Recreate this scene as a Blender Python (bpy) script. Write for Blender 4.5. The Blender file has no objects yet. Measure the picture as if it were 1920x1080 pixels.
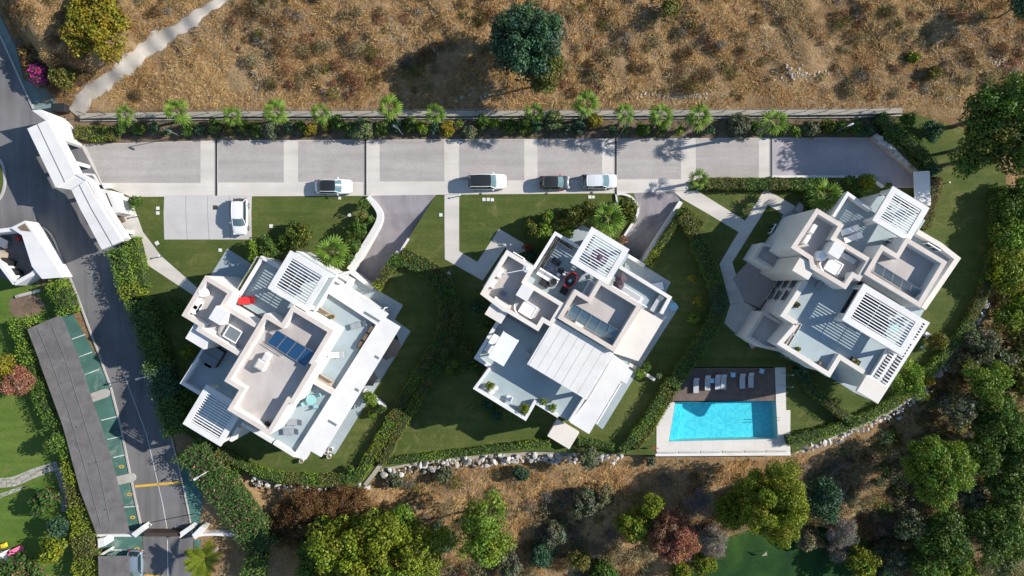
import bpy, bmesh, math, random
import numpy as np
from mathutils import Vector, Matrix, Euler

# ------------------------------------------------------------------ camera, world, sun
H = 82.0                      # height of the drone above the estate road
K = 1.5 / 1920.0              # metres per pixel per metre of distance (24 mm lens)
SUN_EL, SUN_DX, SUN_DY = math.radians(31.0), 1.0, 0.2   # direction towards the sun, seen from above
scene = bpy.context.scene
cam_d = bpy.data.cameras.new("camera"); cam = bpy.data.objects.new("camera", cam_d)
scene.collection.objects.link(cam)
cam.location = (0, 0, H); cam.rotation_euler = (0, 0, 0)
cam_d.lens = 24; cam_d.sensor_width = 36; cam_d.clip_end = 3000; cam_d.clip_start = 1.0
scene.camera = cam
world = bpy.data.worlds.new("World"); scene.world = world; world.use_nodes = True
wn = world.node_tree.nodes; wl = world.node_tree.links
sky = wn.new("ShaderNodeTexSky"); sky.sky_type = 'NISHITA'; sky.sun_disc = False
sky.sun_elevation = SUN_EL; sky.altitude = 300; sky.dust_density = .15; sky.air_density = 1.25; sky.ozone_density = 2.5
az = math.atan2(SUN_DX, SUN_DY)
sky.sun_rotation = az
wl.new(sky.outputs[0], wn["Background"].inputs[0]); wn["Background"].inputs[1].default_value = 0.11
sd = bpy.data.lights.new("sun", 'SUN'); sd.energy = 5.0; sd.angle = math.radians(0.5); sd.color = (1.0, 0.94, 0.855)
sun = bpy.data.objects.new("sun", sd); scene.collection.objects.link(sun)
tosun = Vector((SUN_DX, SUN_DY, 0)).normalized() * math.cos(SUN_EL) + Vector((0, 0, math.sin(SUN_EL)))
sun.rotation_euler = tosun.to_track_quat('Z', 'Y').to_euler(); sun.location = (60, 12, 60)
scene.view_settings.view_transform = 'Standard'; scene.view_settings.look = 'None'
scene.view_settings.exposure = 0.5; scene.view_settings.gamma = 1.0
scene.view_settings.use_curve_mapping = False

COL = scene.collection
rnd = random.Random(7); RNG = np.random.default_rng(11)

# ------------------------------------------------------------------ helpers
SL_Y0, SL_Y1, SL_D = 9.0, -8.5, -2.2      # the site falls 2.2 m between these two lines, level above and below
def SL(y): return SL_D * min(1.0, max(0.0, (SL_Y0 - y) / (SL_Y0 - SL_Y1)))
def PA(px, py, z=0.0):
    """world x, y of a pixel at absolute height z (things on the villas)"""
    s = (H - z) * K
    return ((px - 960) * s, (540 - py) * s)
def P(px, py, z=0.0):
    """world x, y of a pixel at height z above the falling site"""
    y = 0.0
    for _ in range(6): y = (540 - py) * (H - z - SL(y)) * K
    return ((px - 960) * (H - z - SL(y)) * K, y)
ABS = set()                                # things that stand on the villas keep their absolute height
def P3(px, py, z=0.0):
    x, y = P(px, py, z); return (x, y, z)
def M_(r, z=0.0): return r * (H - z) * K         # pixels to metres

def link(o, parent=None):
    COL.objects.link(o)
    if parent is not None: o.parent = parent
    return o
def tag(o, label=None, cat=None, group=None, kind=None):
    if label: o["label"] = label
    if cat: o["category"] = cat
    if group: o["group"] = group
    if kind: o["kind"] = kind
    return o
def empty(name, loc=(0, 0, 0), rz=0, label=None, cat=None, group=None):
    o = bpy.data.objects.new(name, None); o.empty_display_size = 0.2
    o.location = loc; o.rotation_euler = (0, 0, rz); link(o)
    return tag(o, label, cat, group)

class MB:
    """collects faces, builds one mesh object"""
    def __init__(s): s.v = []; s.f = []; s.m = []
    def face(s, pts, m=0):
        n = len(s.v); s.v += [tuple(p) for p in pts]; s.f.append(tuple(range(n, n + len(pts)))); s.m.append(m)
    def box(s, c, d, rz=0, m=0):
        n = len(s.v); ca, sa = math.cos(rz), math.sin(rz)
        for dz in (-.5, .5):
            for dx, dy in ((-.5, -.5), (.5, -.5), (.5, .5), (-.5, .5)):
                x, y = dx * d[0], dy * d[1]
                s.v.append((c[0] + x * ca - y * sa, c[1] + x * sa + y * ca, c[2] + dz * d[2]))
        for q in ((3, 2, 1, 0), (4, 5, 6, 7), (0, 1, 5, 4), (1, 2, 6, 5), (2, 3, 7, 6), (3, 0, 4, 7)):
            s.f.append(tuple(n + i for i in q)); s.m.append(m)
        return s
    def prism(s, poly, z0, z1, m=0, bottom=True, top=True):
        p = ccw(poly); n = len(s.v); k = len(p)
        s.v += [(x, y, z0) for x, y in p] + [(x, y, z1) for x, y in p]
        if bottom: s.f.append(tuple(n + i for i in reversed(range(k)))); s.m.append(m)
        if top: s.f.append(tuple(n + k + i for i in range(k))); s.m.append(m)
        for i in range(k):
            j = (i + 1) % k
            s.f.append((n + i, n + j, n + k + j, n + k + i)); s.m.append(m)
        return s
    def ring(s, outer, inner, z0, z1, z0i=None, m=0):
        """wall ring between two ccw polygons with equal corner counts"""
        z0i = z0 if z0i is None else z0i
        k = len(outer); n = len(s.v)
        s.v += [(x, y, z0) for x, y in outer] + [(x, y, z1) for x, y in outer] + [(x, y, z0i) for x, y in inner] + [(x, y, z1) for x, y in inner]
        for i in range(k):
            j = (i + 1) % k
            s.f += [(n + i, n + j, n + k + j, n + k + i), (n + k + i, n + k + j, n + 3 * k + j, n + 3 * k + i),
                    (n + 3 * k + i, n + 3 * k + j, n + 2 * k + j, n + 2 * k + i)]
            s.m += [m] * 3
        return s
    def tube(s, pts, radii, seg=8, m=0, caps=True):
        n0 = len(s.v); pts = [Vector(p) for p in pts]
        for i, p in enumerate(pts):
            d = (pts[min(i + 1, len(pts) - 1)] - pts[max(i - 1, 0)]).normalized()
            a = d.orthogonal().normalized() if abs(d.z) < .9 else Vector((1, 0, 0)).cross(d).normalized()
            if abs(d.z) < .9: a = Vector((0, 0, 1)).cross(d).normalized()
            b = d.cross(a)
            for k in range(seg):
                t = 2 * math.pi * k / seg
                s.v.append(tuple(p + (a * math.cos(t) + b * math.sin(t)) * radii[i]))
        for i in range(len(pts) - 1):
            for k in range(seg):
                k2 = (k + 1) % seg
                s.f.append((n0 + i * seg + k, n0 + i * seg + k2, n0 + (i + 1) * seg + k2, n0 + (i + 1) * seg + k)); s.m.append(m)
        if caps:
            s.f.append(tuple(n0 + k for k in reversed(range(seg)))); s.m.append(m)
            e = n0 + (len(pts) - 1) * seg
            s.f.append(tuple(e + k for k in range(seg))); s.m.append(m)
        return s
    def lathe(s, prof, c=(0, 0, 0), seg=20, m=0, sx=1, sy=1, rz=0):
        n0 = len(s.v); ca, sa = math.cos(rz), math.sin(rz)
        for r, z in prof:
            for k in range(seg):
                t = 2 * math.pi * k / seg; x, y = r * sx * math.cos(t), r * sy * math.sin(t)
                s.v.append((c[0] + x * ca - y * sa, c[1] + x * sa + y * ca, c[2] + z))
        for i in range(len(prof) - 1):
            for k in range(seg):
                k2 = (k + 1) % seg
                s.f.append((n0 + i * seg + k, n0 + i * seg + k2, n0 + (i + 1) * seg + k2, n0 + (i + 1) * seg + k)); s.m.append(m)
        s.f.append(tuple(n0 + k for k in reversed(range(seg)))); s.m.append(m)
        e = n0 + (len(prof) - 1) * seg
        s.f.append(tuple(e + k for k in range(seg))); s.m.append(m)
        return s
    def build(s, name, mats, parent=None, smooth=False, tri=False):
        me = bpy.data.meshes.new(name); me.from_pydata(s.v, [], s.f)
        for m in (mats if isinstance(mats, (list, tuple)) else [mats]): me.materials.append(m)
        if any(s.m): me.polygons.foreach_set("material_index", s.m)
        if smooth: me.polygons.foreach_set("use_smooth", [True] * len(me.polygons))
        me.update()
        o = bpy.data.objects.new(name, me); return link(o, parent)

def area2(p): return sum(p[i][0] * p[(i + 1) % len(p)][1] - p[(i + 1) % len(p)][0] * p[i][1] for i in range(len(p)))
def ccw(p): return list(p) if area2(p) > 0 else list(reversed(p))
ANG = math.radians(31.0); UX, UY = math.cos(ANG), math.sin(ANG)
def snap(poly):
    """square a traced outline to the houses' two directions (pixels)"""
    ab = [(x * UX + y * UY, -x * UY + y * UX) for x, y in poly]; n = len(ab)
    A = [[] for _ in ab]; B = [[] for _ in ab]
    for i in range(n):
        j = (i + 1) % n; da, db = ab[j][0] - ab[i][0], ab[j][1] - ab[i][1]
        if abs(da) > abs(db):
            m = (ab[i][1] + ab[j][1]) / 2; B[i].append(m); B[j].append(m)
        else:
            m = (ab[i][0] + ab[j][0]) / 2; A[i].append(m); A[j].append(m)
    out = []
    for i in range(n):
        a = A[i][0] if len(A[i]) == 1 else ab[i][0]; b = B[i][0] if len(B[i]) == 1 else ab[i][1]
        out.append((a * UX - b * UY, a * UY + b * UX))
    return out
def WA(poly, z, sn=False):
    return ccw([PA(x, y, z) for x, y in (snap(poly) if sn else poly)])
def W(poly, z, sn=False):
    return ccw([P(x, y, z) for x, y in (snap(poly) if sn else poly)])
def inset(p, t):
    """offset a ccw polygon inwards by t"""
    n = len(p); out = []
    for i in range(n):
        a, b, c = Vector(p[i - 1]), Vector(p[i]), Vector(p[(i + 1) % n])
        d1, d2 = (b - a).normalized(), (c - b).normalized()
        n1, n2 = Vector((-d1.y, d1.x)), Vector((-d2.y, d2.x))
        den = 1 + n1.dot(n2)
        out.append(tuple(b + (n1 + n2) * (t / max(den, .25))))
    return out
def densify(pts, step):
    out = []
    for a, b in zip(pts, pts[1:]):
        a, b = np.array(a, float), np.array(b, float); n = max(1, int(np.linalg.norm(b - a) / step))
        out += [a + (b - a) * i / n for i in range(n)]
    out.append(np.array(pts[-1], float)); return np.array(out)
def smoothline(pts, it=2):
    p = [np.array(q, float) for q in pts]
    for _ in range(it):
        q = [p[0]]
        for a, b in zip(p, p[1:]): q += [a * .75 + b * .25, a * .25 + b * .75]
        q.append(p[-1]); p = q
    return [tuple(v) for v in p]
def strip_poly(pts, t):
    """polyline (world) to a closed strip of width t"""
    L, R = [], []; n = len(pts)
    for i in range(n):
        a, b, c = Vector(pts[max(i - 1, 0)]), Vector(pts[i]), Vector(pts[min(i + 1, n - 1)])
        d1 = (b - a).normalized() if i > 0 else (c - b).normalized(); d2 = (c - b).normalized() if i < n - 1 else d1
        n1, n2 = Vector((-d1.y, d1.x)), Vector((-d2.y, d2.x)); m = (n1 + n2) / max(1 + n1.dot(n2), .3)
        L.append(tuple(b + m * t / 2)); R.append(tuple(b - m * t / 2))
    return L + R[::-1]
ONES = "zeroth first second third fourth fifth sixth seventh eighth ninth tenth eleventh twelfth thirteenth fourteenth fifteenth sixteenth seventeenth eighteenth nineteenth".split()
def ordinal(n):
    if n < 20: return ONES[n]
    tens = {2: "twent", 3: "thirt", 4: "fort", 5: "fift"}[n // 10]
    return tens + "ieth" if n % 10 == 0 else tens + "y-" + ONES[n % 10]

# ------------------------------------------------------------------ materials
def nodes(name):
    m = bpy.data.materials.new(name); m.use_nodes = True; m.use_transparent_shadow = True
    nt = m.node_tree; return m, nt, nt.nodes["Principled BSDF"]
def N(nt, t, **kw):
    n = nt.nodes.new(t)
    for k, v in kw.items(): setattr(n, k, v)
    return n
def c4(c): return (c[0], c[1], c[2], 1)
def ramp(nt, src, stops):
    r = N(nt, "ShaderNodeValToRGB"); e = r.color_ramp.elements
    e[0].position, e[0].color = stops[0][0], c4(stops[0][1]); e[1].position, e[1].color = stops[-1][0], c4(stops[-1][1])
    for p, c in stops[1:-1]:
        q = e.new(p); q.color = c4(c)
    nt.links.new(src, r.inputs[0]); return r.outputs[0]
def noise(nt, scale, detail=4, rough=.6, dist=0):
    g = N(nt, "ShaderNodeTexNoise"); g.inputs["Scale"].default_value = scale; g.inputs["Detail"].default_value = detail
    g.inputs["Roughness"].default_value = rough; g.inputs["Distortion"].default_value = dist
    ge = N(nt, "ShaderNodeNewGeometry"); nt.links.new(ge.outputs["Position"], g.inputs["Vector"]); return g.outputs["Fac"]
def mixc(nt, fac, a, b, mode='MIX'):
    m = N(nt, "ShaderNodeMix", data_type='RGBA', blend_type=mode)
    for s, v in ((m.inputs[0], fac), (m.inputs[6], a), (m.inputs[7], b)):
        if isinstance(v, (int, float)): s.default_value = v
        elif isinstance(v, tuple): s.default_value = c4(v)
        else: nt.links.new(v, s)
    return m.outputs[2]
def bump(nt, b, src, strength, dist=.05):
    n = N(nt, "ShaderNodeBump"); n.inputs["Strength"].default_value = strength; n.inputs["Distance"].default_value = dist
    nt.links.new(src, n.inputs["Height"]); nt.links.new(n.outputs[0], b.inputs["Normal"])
def stretched(nt, sx, sy, rot, detail=4):
    ge = N(nt, "ShaderNodeNewGeometry"); mp = N(nt, "ShaderNodeMapping"); mp.inputs["Scale"].default_value = (sx, sy, 1); mp.inputs["Rotation"].default_value = (0, 0, rot)
    nt.links.new(ge.outputs["Position"], mp.inputs[0]); g = N(nt, "ShaderNodeTexNoise"); g.inputs["Scale"].default_value = 1; g.inputs["Detail"].default_value = detail
    nt.links.new(mp.outputs[0], g.inputs["Vector"]); return g.outputs["Fac"]
def surf(name, c, rough=.7, var=.15, scale=.6, fine=8, stain=None, bumpk=.2, metal=0, spec=.3, streak=None):
    """a plain surface: base colour, broad and fine mottling, optional stains, light relief"""
    m, nt, b = nodes(name)
    lo = tuple(v * (1 - var) for v in c); hi = tuple(min(1, v * (1 + var)) for v in c)
    a = ramp(nt, noise(nt, scale, 5), [(.3, lo), (.7, hi)])
    f = ramp(nt, noise(nt, fine, 3), [(.3, (1 - var * .6,) * 3), (.7, (1,) * 3)])
    col = mixc(nt, 1.0, a, f, 'MULTIPLY')
    if stain:
        s = ramp(nt, noise(nt, scale * .7, 8, .7, .6), [(.56, (0, 0, 0)), (.74, (1, 1, 1))])
        col = mixc(nt, s, col, stain)
    if streak:
        col = mixc(nt, 1.0, col, ramp(nt, stretched(nt, streak[0], streak[1], streak[2], 6), [(.32, (streak[3],) * 3), (.60, (1.05,) * 3)]), 'MULTIPLY')
    nt.links.new(col, b.inputs["Base Color"]); b.inputs["Roughness"].default_value = rough
    b.inputs["Metallic"].default_value = metal; b.inputs["Specular IOR Level"].default_value = spec
    if bumpk: bump(nt, b, noise(nt, fine * 2, 3), bumpk, .02)
    return m
def flat(name, c, rough=.5, metal=0, spec=.4, coat=0):
    m, nt, b = nodes(name); b.inputs["Base Color"].default_value = c4(c); b.inputs["Roughness"].default_value = rough
    b.inputs["Metallic"].default_value = metal; b.inputs["Specular IOR Level"].default_value = spec
    b.inputs["Coat Weight"].default_value = coat; b.inputs["Coat Roughness"].default_value = .05
    return m
def bricky(name, c1, c2, mortar, w, h, var=.1, rough=.8, rot=0.0, offset=.5, gap=.02, stain=None, streak=None):
    m, nt, b = nodes(name)
    ge = N(nt, "ShaderNodeNewGeometry"); mp = N(nt, "ShaderNodeMapping"); mp.inputs["Rotation"].default_value = (0, 0, rot)
    nt.links.new(ge.outputs["Position"], mp.inputs[0])
    t = N(nt, "ShaderNodeTexBrick"); nt.links.new(mp.outputs[0], t.inputs["Vector"]); t.offset = offset
    t.inputs["Color1"].default_value = c4(c1); t.inputs["Color2"].default_value = c4(c2); t.inputs["Mortar"].default_value = c4(mortar)
    t.inputs["Scale"].default_value = 1.0; t.inputs["Mortar Size"].default_value = gap
    t.inputs["Brick Width"].default_value = w; t.inputs["Row Height"].default_value = h
    f = ramp(nt, noise(nt, .35, 6, .65), [(.3, (1 - var,) * 3), (.7, (1 + var * .3,) * 3)])
    col = mixc(nt, 1.0, t.outputs["Color"], f, 'MULTIPLY')
    if stain:
        s = ramp(nt, noise(nt, .25, 8, .7, .8), [(.55, (0, 0, 0)), (.8, (1, 1, 1))])
        col = mixc(nt, s, col, stain)
    if streak:
        col = mixc(nt, 1.0, col, ramp(nt, stretched(nt, streak[0], streak[1], streak[2]), [(.34, (.91, .905, .905)), (.58, (1.02,) * 3)]), 'MULTIPLY')
    nt.links.new(col, b.inputs["Base Color"]); b.inputs["Roughness"].default_value = rough
    b.inputs["Specular IOR Level"].default_value = .2
    bump(nt, b, t.outputs["Fac"], -.15, .02); return m

M = {}
M['plaster'] = surf('white_plaster', (.665, .65, .63), .75, .07, .5, 6, (.56, .53, .49), .08)
M['cream'] = surf('cream_plaster', (.66, .61, .55), .8, .06, .4, 6, (.66, .55, .44), .08)
M['awn'] = surf('awning_white', (.64, .625, .60), .8, .05, .5, 6, (.57, .535, .49), .08)
M['coping'] = surf('peach_coping', (.60, .525, .465), .8, .08, .8, 8, (.54, .475, .42), .1)
M['lilac'] = surf('roof_membrane', (.47, .43, .405), .9, .08, .35, 14, (.36, .32, .29), .15, streak=(.5, .2, ANG, .86))
M['tile'] = bricky('terrace_tile', (.36, .425, .44), (.335, .40, .42), (.29, .355, .37), 2.4, 1.2, .16, .6, ANG, .0, .012, (.35, .40, .40))
M['patio'] = bricky('patio_slab', (.35, .40, .42), (.325, .38, .405), (.27, .32, .34), 1.8, 1.2, .15, .75, ANG, .0, .012, (.33, .36, .36))
M['concrete'] = surf('concrete_paving', (.56, .52, .47), .85, .08, .3, 9, (.47, .43, .38), .12, streak=(.07, .9, 0, .93))
M['stone'] = bricky('pool_stone', (.66, .62, .57), (.62, .585, .54), (.50, .47, .43), 1.3, 1.0, .08, .7, 0, .0, .012, (.55, .50, .44))
M['paver'] = bricky('grey_pavers', (.43, .398, .372), (.385, .355, .335), (.32, .298, .28), .22, .11, .14, .85, 0, .5, .006, (.335, .31, .30), (.06, 1.1, 0))
M['lilac_paver'] = bricky('lilac_pavers', (.44, .40, .415), (.385, .35, .365), (.30, .275, .285), .22, .11, .16, .85, 0, .5, .006, (.25, .225, .23))
M['court'] = bricky('court_pavers', (.42, .36, .345), (.35, .31, .305), (.26, .24, .235), .22, .11, .15, .85, ANG, .5, .006, (.30, .26, .25))
M['drive'] = surf('drive_concrete', (.29, .265, .275), .85, .16, .35, 7, (.36, .335, .33), .15, streak=(1.0, .08, -.55, .78))
M['bay'] = bricky('parking_grid', (.52, .50, .475), (.49, .47, .45), (.46, .44, .425), .22, .11, .1, .85, 0, .5, .008, (.40, .355, .34))
M['asphalt'] = surf('asphalt', (.165, .16, .16), .9, .18, .18, 12, (.21, .205, .20), .25, streak=(.9, .05, .30, .74))
M['green_paint'] = surf('green_parking_paint', (.07, .165, .14), .8, .22, .5, 9, (.26, .31, .285), .15)
M['pale_green'] = surf('faded_green_pavement', (.17, .225, .21), .85, .15, .5, 9, (.27, .30, .285), .15)
M['white_paint'] = surf('road_paint', (.62, .63, .61), .8, .15, 1.2, 12, (.35, .37, .35), .05)
M['yellow_paint'] = surf('yellow_paint', (.62, .38, .05), .8, .15, 1.2, 12, (.40, .28, .08), .05)
M['kerb'] = surf('kerb_concrete', (.42, .40, .375), .85, .12, .8, 10, (.33, .31, .28), .15)
M['wallcap'] = surf('concrete_wall', (.35, .32, .26), .9, .16, .6, 8, (.30, .28, .22), .25)
M['metal'] = flat('grey_metal', (.42, .43, .44), .4, .8)
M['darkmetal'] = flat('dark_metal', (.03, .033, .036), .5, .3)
M['white_metal'] = flat('white_metal', (.80, .80, .79), .4)
M['black'] = flat('black_plastic', (.018, .018, .02), .5)
M['rubber'] = flat('rubber', (.015, .015, .016), .85)
M['glass'] = flat('dark_glass', (.02, .035, .045), .06, 0, .6, .3)
M['glass_blue'] = flat('tinted_glass', (.10, .17, .19), .07, 0, .6, .4)
M['solar'] = flat('solar_glass', (.02, .085, .19), .12, 0, .6, .5)
M['solar_pale'] = flat('solar_glass_pale', (.10, .17, .22), .18, 0, .6, .4)
M['red'] = surf('red_fabric', (.62, .03, .035), .85, .1, 3, 20, None, .1)
M['grey_fabric'] = surf('grey_fabric', (.30, .31, .33), .9, .1, 2, 20, None, .1)
M['pale_fabric'] = surf('pale_fabric', (.43, .435, .45), .9, .06, 2, 20, None, .1)
M['white_fabric'] = surf('white_fabric', (.80, .79, .78), .9, .04, 2, 20, None, .1)
M['dark_fabric'] = surf('dark_fabric', (.022, .024, .03), .9, .15, 2, 20, None, .1)
M['purple_fabric'] = surf('purple_fabric', (.10, .07, .085), .9, .15, 2, 20, None, .1)
M['beige_fabric'] = surf('beige_fabric', (.42, .34, .26), .9, .1, 2, 20, None, .1)
M['spa_cover'] = surf('spa_cover', (.16, .185, .20), .7, .08, 1, 12, None, .1)
M['wood'] = surf('deck_wood', (.17, .125, .108), .8, .22, 1.3, 12, (.19, .135, .105), .2)
M['brown'] = surf('brown_paint', (.06, .042, .034), .7, .1, 1, 10, None, .1)
M['bark'] = surf('bark', (.16, .125, .095), .95, .3, 2, 14, None, .5)
M['palm_bark'] = surf('palm_bark', (.22, .18, .145), .95, .3, 3, 18, None, .6)
M['soil'] = surf('soil', (.17, .12, .082), .95, .3, .8, 10, (.25, .19, .13), .4)
M['rock'] = surf('white_rock', (.49, .47, .44), .9, .16, 1.5, 8, (.42, .37, .31), .5)
M['grey_rock'] = surf('grey_rock', (.38, .35, .31), .9, .2, 1.5, 8, (.28, .24, .2), .5)
M['path'] = surf('dusty_track', (.40, .365, .32), .95, .15, .5, 9, (.30, .255, .20), .3)
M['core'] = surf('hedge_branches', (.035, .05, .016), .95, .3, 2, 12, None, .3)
M['twig'] = surf('grey_twigs', (.21, .185, .165), .95, .2, 2, 14, None, .3)
M['terracotta'] = surf('terracotta', (.42, .20, .11), .85, .12, 2, 12, None, .1)
M['yellow'] = flat('yellow_plastic', (.70, .48, .03), .5)
M['pink'] = flat('pink_plastic', (.75, .16, .30), .5)
M['orange'] = flat('orange_plastic', (.65, .12, .03), .5)
M['teal_glass'] = flat('teal_glass', (.28, .52, .50), .1, 0, .6, .4)
M['light_blue'] = flat('light_blue_plastic', (.30, .52, .66), .5)

def lawn_mat(name, a, b_, c_):
    m, nt, b = nodes(name)
    col = ramp(nt, noise(nt, .16, 7, .7, .6), [(.30, a), (.50, b_), (.70, c_)])
    f = ramp(nt, noise(nt, 4.0, 5, .75), [(.25, (.62, .66, .58)), (.75, (1.18, 1.14, 1.08))])
    col = mixc(nt, 1.0, col, f, 'MULTIPLY')
    mow = ramp(nt, stretched(nt, .12, 1.6, ANG, 3), [(.35, (.86, .88, .84)), (.65, (1.1, 1.08, 1.05))]); col = mixc(nt, 1.0, col, mow, 'MULTIPLY')
    s = ramp(nt, noise(nt, .33, 8, .72, 1.3), [(.55, (0, 0, 0)), (.74, (.75,) * 3)])
    col = mixc(nt, s, col, (.20, .168, .072))
    d = ramp(nt, noise(nt, .9, 8, .75, 1.5), [(.66, (0, 0, 0)), (.80, (.7,) * 3)])
    col = mixc(nt, d, col, (.045, .075, .016))
    nt.links.new(col, b.inputs["Base Color"]); b.inputs["Roughness"].default_value = .9; b.inputs["Specular IOR Level"].default_value = .15
    bump(nt, b, noise(nt, 14, 4), .7, .05); return m
M['lawn'] = lawn_mat('lawn_grass', (.062, .095, .024), (.084, .112, .031), (.122, .134, .043))
M['lawn_bright'] = lawn_mat('bright_lawn_grass', (.075, .14, .022), (.10, .165, .03), (.145, .18, .045))

def foliage_mat(name, trans=.22, rough=.55):
    m, nt, b = nodes(name)
    at = N(nt, "ShaderNodeAttribute", attribute_name="Col")
    nt.links.new(at.outputs["Color"], b.inputs["Base Color"]); b.inputs["Roughness"].default_value = rough
    b.inputs["Specular IOR Level"].default_value = .25
    tr = N(nt, "ShaderNodeBsdfTranslucent"); nt.links.new(mixc(nt, 1.0, at.outputs["Color"], (1.2, 1.25, .6), 'MULTIPLY'), tr.inputs[0])
    mx = N(nt, "ShaderNodeMixShader"); mx.inputs[0].default_value = trans
    nt.links.new(b.outputs[0], mx.inputs[1]); nt.links.new(tr.outputs[0], mx.inputs[2])
    nt.links.new(mx.outputs[0], nt.nodes["Material Output"].inputs[0]); return m
M['leaf'] = foliage_mat('leaves'); M['straw'] = foliage_mat('dry_grass', .12, .8)

def terrain_mat():
    m, nt, b = nodes('dry_ground')
    c = ramp(nt, noise(nt, .18, 7, .65, .4), [(.28, (.19, .125, .068)), (.45, (.33, .22, .12)), (.6, (.44, .315, .18)), (.75, (.36, .235, .125))])
    f = ramp(nt, noise(nt, 2.2, 6, .75, .5), [(.25, (.45, .43, .40)), (.75, (1.25, 1.2, 1.12))])
    c = mixc(nt, 1.0, c, f, 'MULTIPLY')
    s = ramp(nt, noise(nt, .11, 8, .7, 1.2), [(.64, (0, 0, 0)), (.80, (.55,) * 3)])
    c = mixc(nt, s, c, (.38, .31, .23))
    nt.links.new(c, b.inputs["Base Color"]); b.inputs["Roughness"].default_value = .95; b.inputs["Specular IOR Level"].default_value = .1
    bump(nt, b, noise(nt, 3.5, 8, .75), 1.0, .3); return m
M['terrain'] = terrain_mat()
def water_mat():
    m, nt, b = nodes('pool_water'); nt.nodes.remove(b)
    tr = N(nt, "ShaderNodeBsdfTransparent"); tr.inputs[0].default_value = (.62, .95, 1.0, 1)
    gl = N(nt, "ShaderNodeBsdfGlossy"); gl.inputs["Roughness"].default_value = .03
    mx = N(nt, "ShaderNodeMixShader"); mx.inputs[0].default_value = .05
    bp = N(nt, "ShaderNodeBump"); bp.inputs["Strength"].default_value = .25; bp.inputs["Distance"].default_value = .08
    nt.links.new(noise(nt, 2.4, 4, .6, .5), bp.inputs["Height"]); nt.links.new(bp.outputs[0], gl.inputs["Normal"])
    nt.links.new(tr.outputs[0], mx.inputs[1]); nt.links.new(gl.outputs[0], mx.inputs[2])
    nt.links.new(mx.outputs[0], nt.nodes["Material Output"].inputs[0]); return m
M['water'] = water_mat()
M['pool_tile'] = bricky('pool_tile', (.22, .72, .77), (.10, .58, .66), (.24, .72, .76), .3, .3, .10, .4, 0, 0, .01)  # tile tones set further apart to stand in for ripple light
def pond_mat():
    m, nt, b = nodes('shade_painted_green')
    c = ramp(nt, noise(nt, .20, 5, .55, .8), [(.32, (.012, .040, .014)), (.52, (.024, .062, .016)), (.70, (.045, .095, .02))])  # tree shade over the hollow is painted into these dark greens
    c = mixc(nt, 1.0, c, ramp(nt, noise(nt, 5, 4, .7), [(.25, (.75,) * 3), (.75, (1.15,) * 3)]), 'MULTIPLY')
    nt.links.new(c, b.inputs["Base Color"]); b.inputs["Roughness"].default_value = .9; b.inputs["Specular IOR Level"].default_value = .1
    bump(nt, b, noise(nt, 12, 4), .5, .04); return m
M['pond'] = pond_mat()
def net_mat():
    m, nt, b = nodes('shade_net')
    c = ramp(nt, noise(nt, .6, 7, .7, .5), [(.3, (.13, .118, .112)), (.7, (.22, .205, .198))])
    nt.links.new(c, b.inputs["Base Color"]); b.inputs["Roughness"].default_value = .95; b.inputs["Specular IOR Level"].default_value = .1
    tr = N(nt, "ShaderNodeBsdfTransparent"); mx = N(nt, "ShaderNodeMixShader"); mx.inputs[0].default_value = .16
    nt.links.new(b.outputs[0], mx.inputs[1]); nt.links.new(tr.outputs[0], mx.inputs[2])
    nt.links.new(mx.outputs[0], nt.nodes["Material Output"].inputs[0]); return m
M['net'] = net_mat()
def paint(name, c): return flat(name, c, .35, .05, .5, .8)
M['car_white'] = paint('car_white', (.78, .78, .77)); M['car_silver'] = paint('car_silver', (.62, .64, .66))
M['car_dark'] = paint('car_dark', (.045, .055, .065)); M['car_blue'] = paint('car_blue', (.20, .26, .33))
M['car_black'] = flat('car_black_roof', (.02, .022, .025), .4, 0, .4, .2); M['car_red'] = flat('car_red_trim', (.55, .03, .025), .4)
M['lamp_red'] = flat('tail_lamp', (.40, .02, .02), .2); M['lamp_clear'] = flat('head_lamp', (.65, .67, .70), .1)
M['rim'] = flat('wheel_rim', (.45, .46, .47), .35, .8)

# ------------------------------------------------------------------ terrain height
ESTATE_PX = [(120, 214), (1700, 209), (1830, 250), (1885, 330), (1895, 420), (1872, 500), (1852, 560), (1800, 645), (1735, 722), (1680, 765),
             (1610, 798), (1540, 828), (1482, 852), (1230, 854), (1150, 852), (1000, 846), (900, 853), (800, 864), (715, 878), (690, 912),
             (600, 914), (520, 907), (470, 892), (415, 862), (335, 800), (300, 690), (262, 560), (228, 462), (190, 345), (150, 270)]
ESTATE = np.array([P(*p) for p in ESTATE_PX])
def poly_sd(x, y, poly):
    """signed distance, negative inside"""
    d = np.full(x.shape, 1e9); ins = np.zeros(x.shape, bool); n = len(poly)
    for i in range(n):
        ax, ay = poly[i]; bx, by = poly[(i + 1) % n]; ex, ey = bx - ax, by - ay
        t = np.clip(((x - ax) * ex + (y - ay) * ey) / (ex * ex + ey * ey), 0, 1)
        d = np.minimum(d, np.hypot(x - ax - t * ex, y - ay - t * ey))
        c = (ay > y) != (by > y)
        ins ^= c & (x < (bx - ax) * (y - ay) / (by - ay + 1e-12) + ax)
    return np.where(ins, -d, d)
def sstep(t): t = np.clip(t, 0, 1); return t * t * (3 - 2 * t)
_ly = np.array([P(0, q)[1] for q in (1500, 1080, 830, 450, 200)]); _lx = np.array([P(q, 0)[0] for q in (640, 500, 345, 300, 300)])
POND_C = np.array(P(1480, 1100, -7)); 
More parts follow.
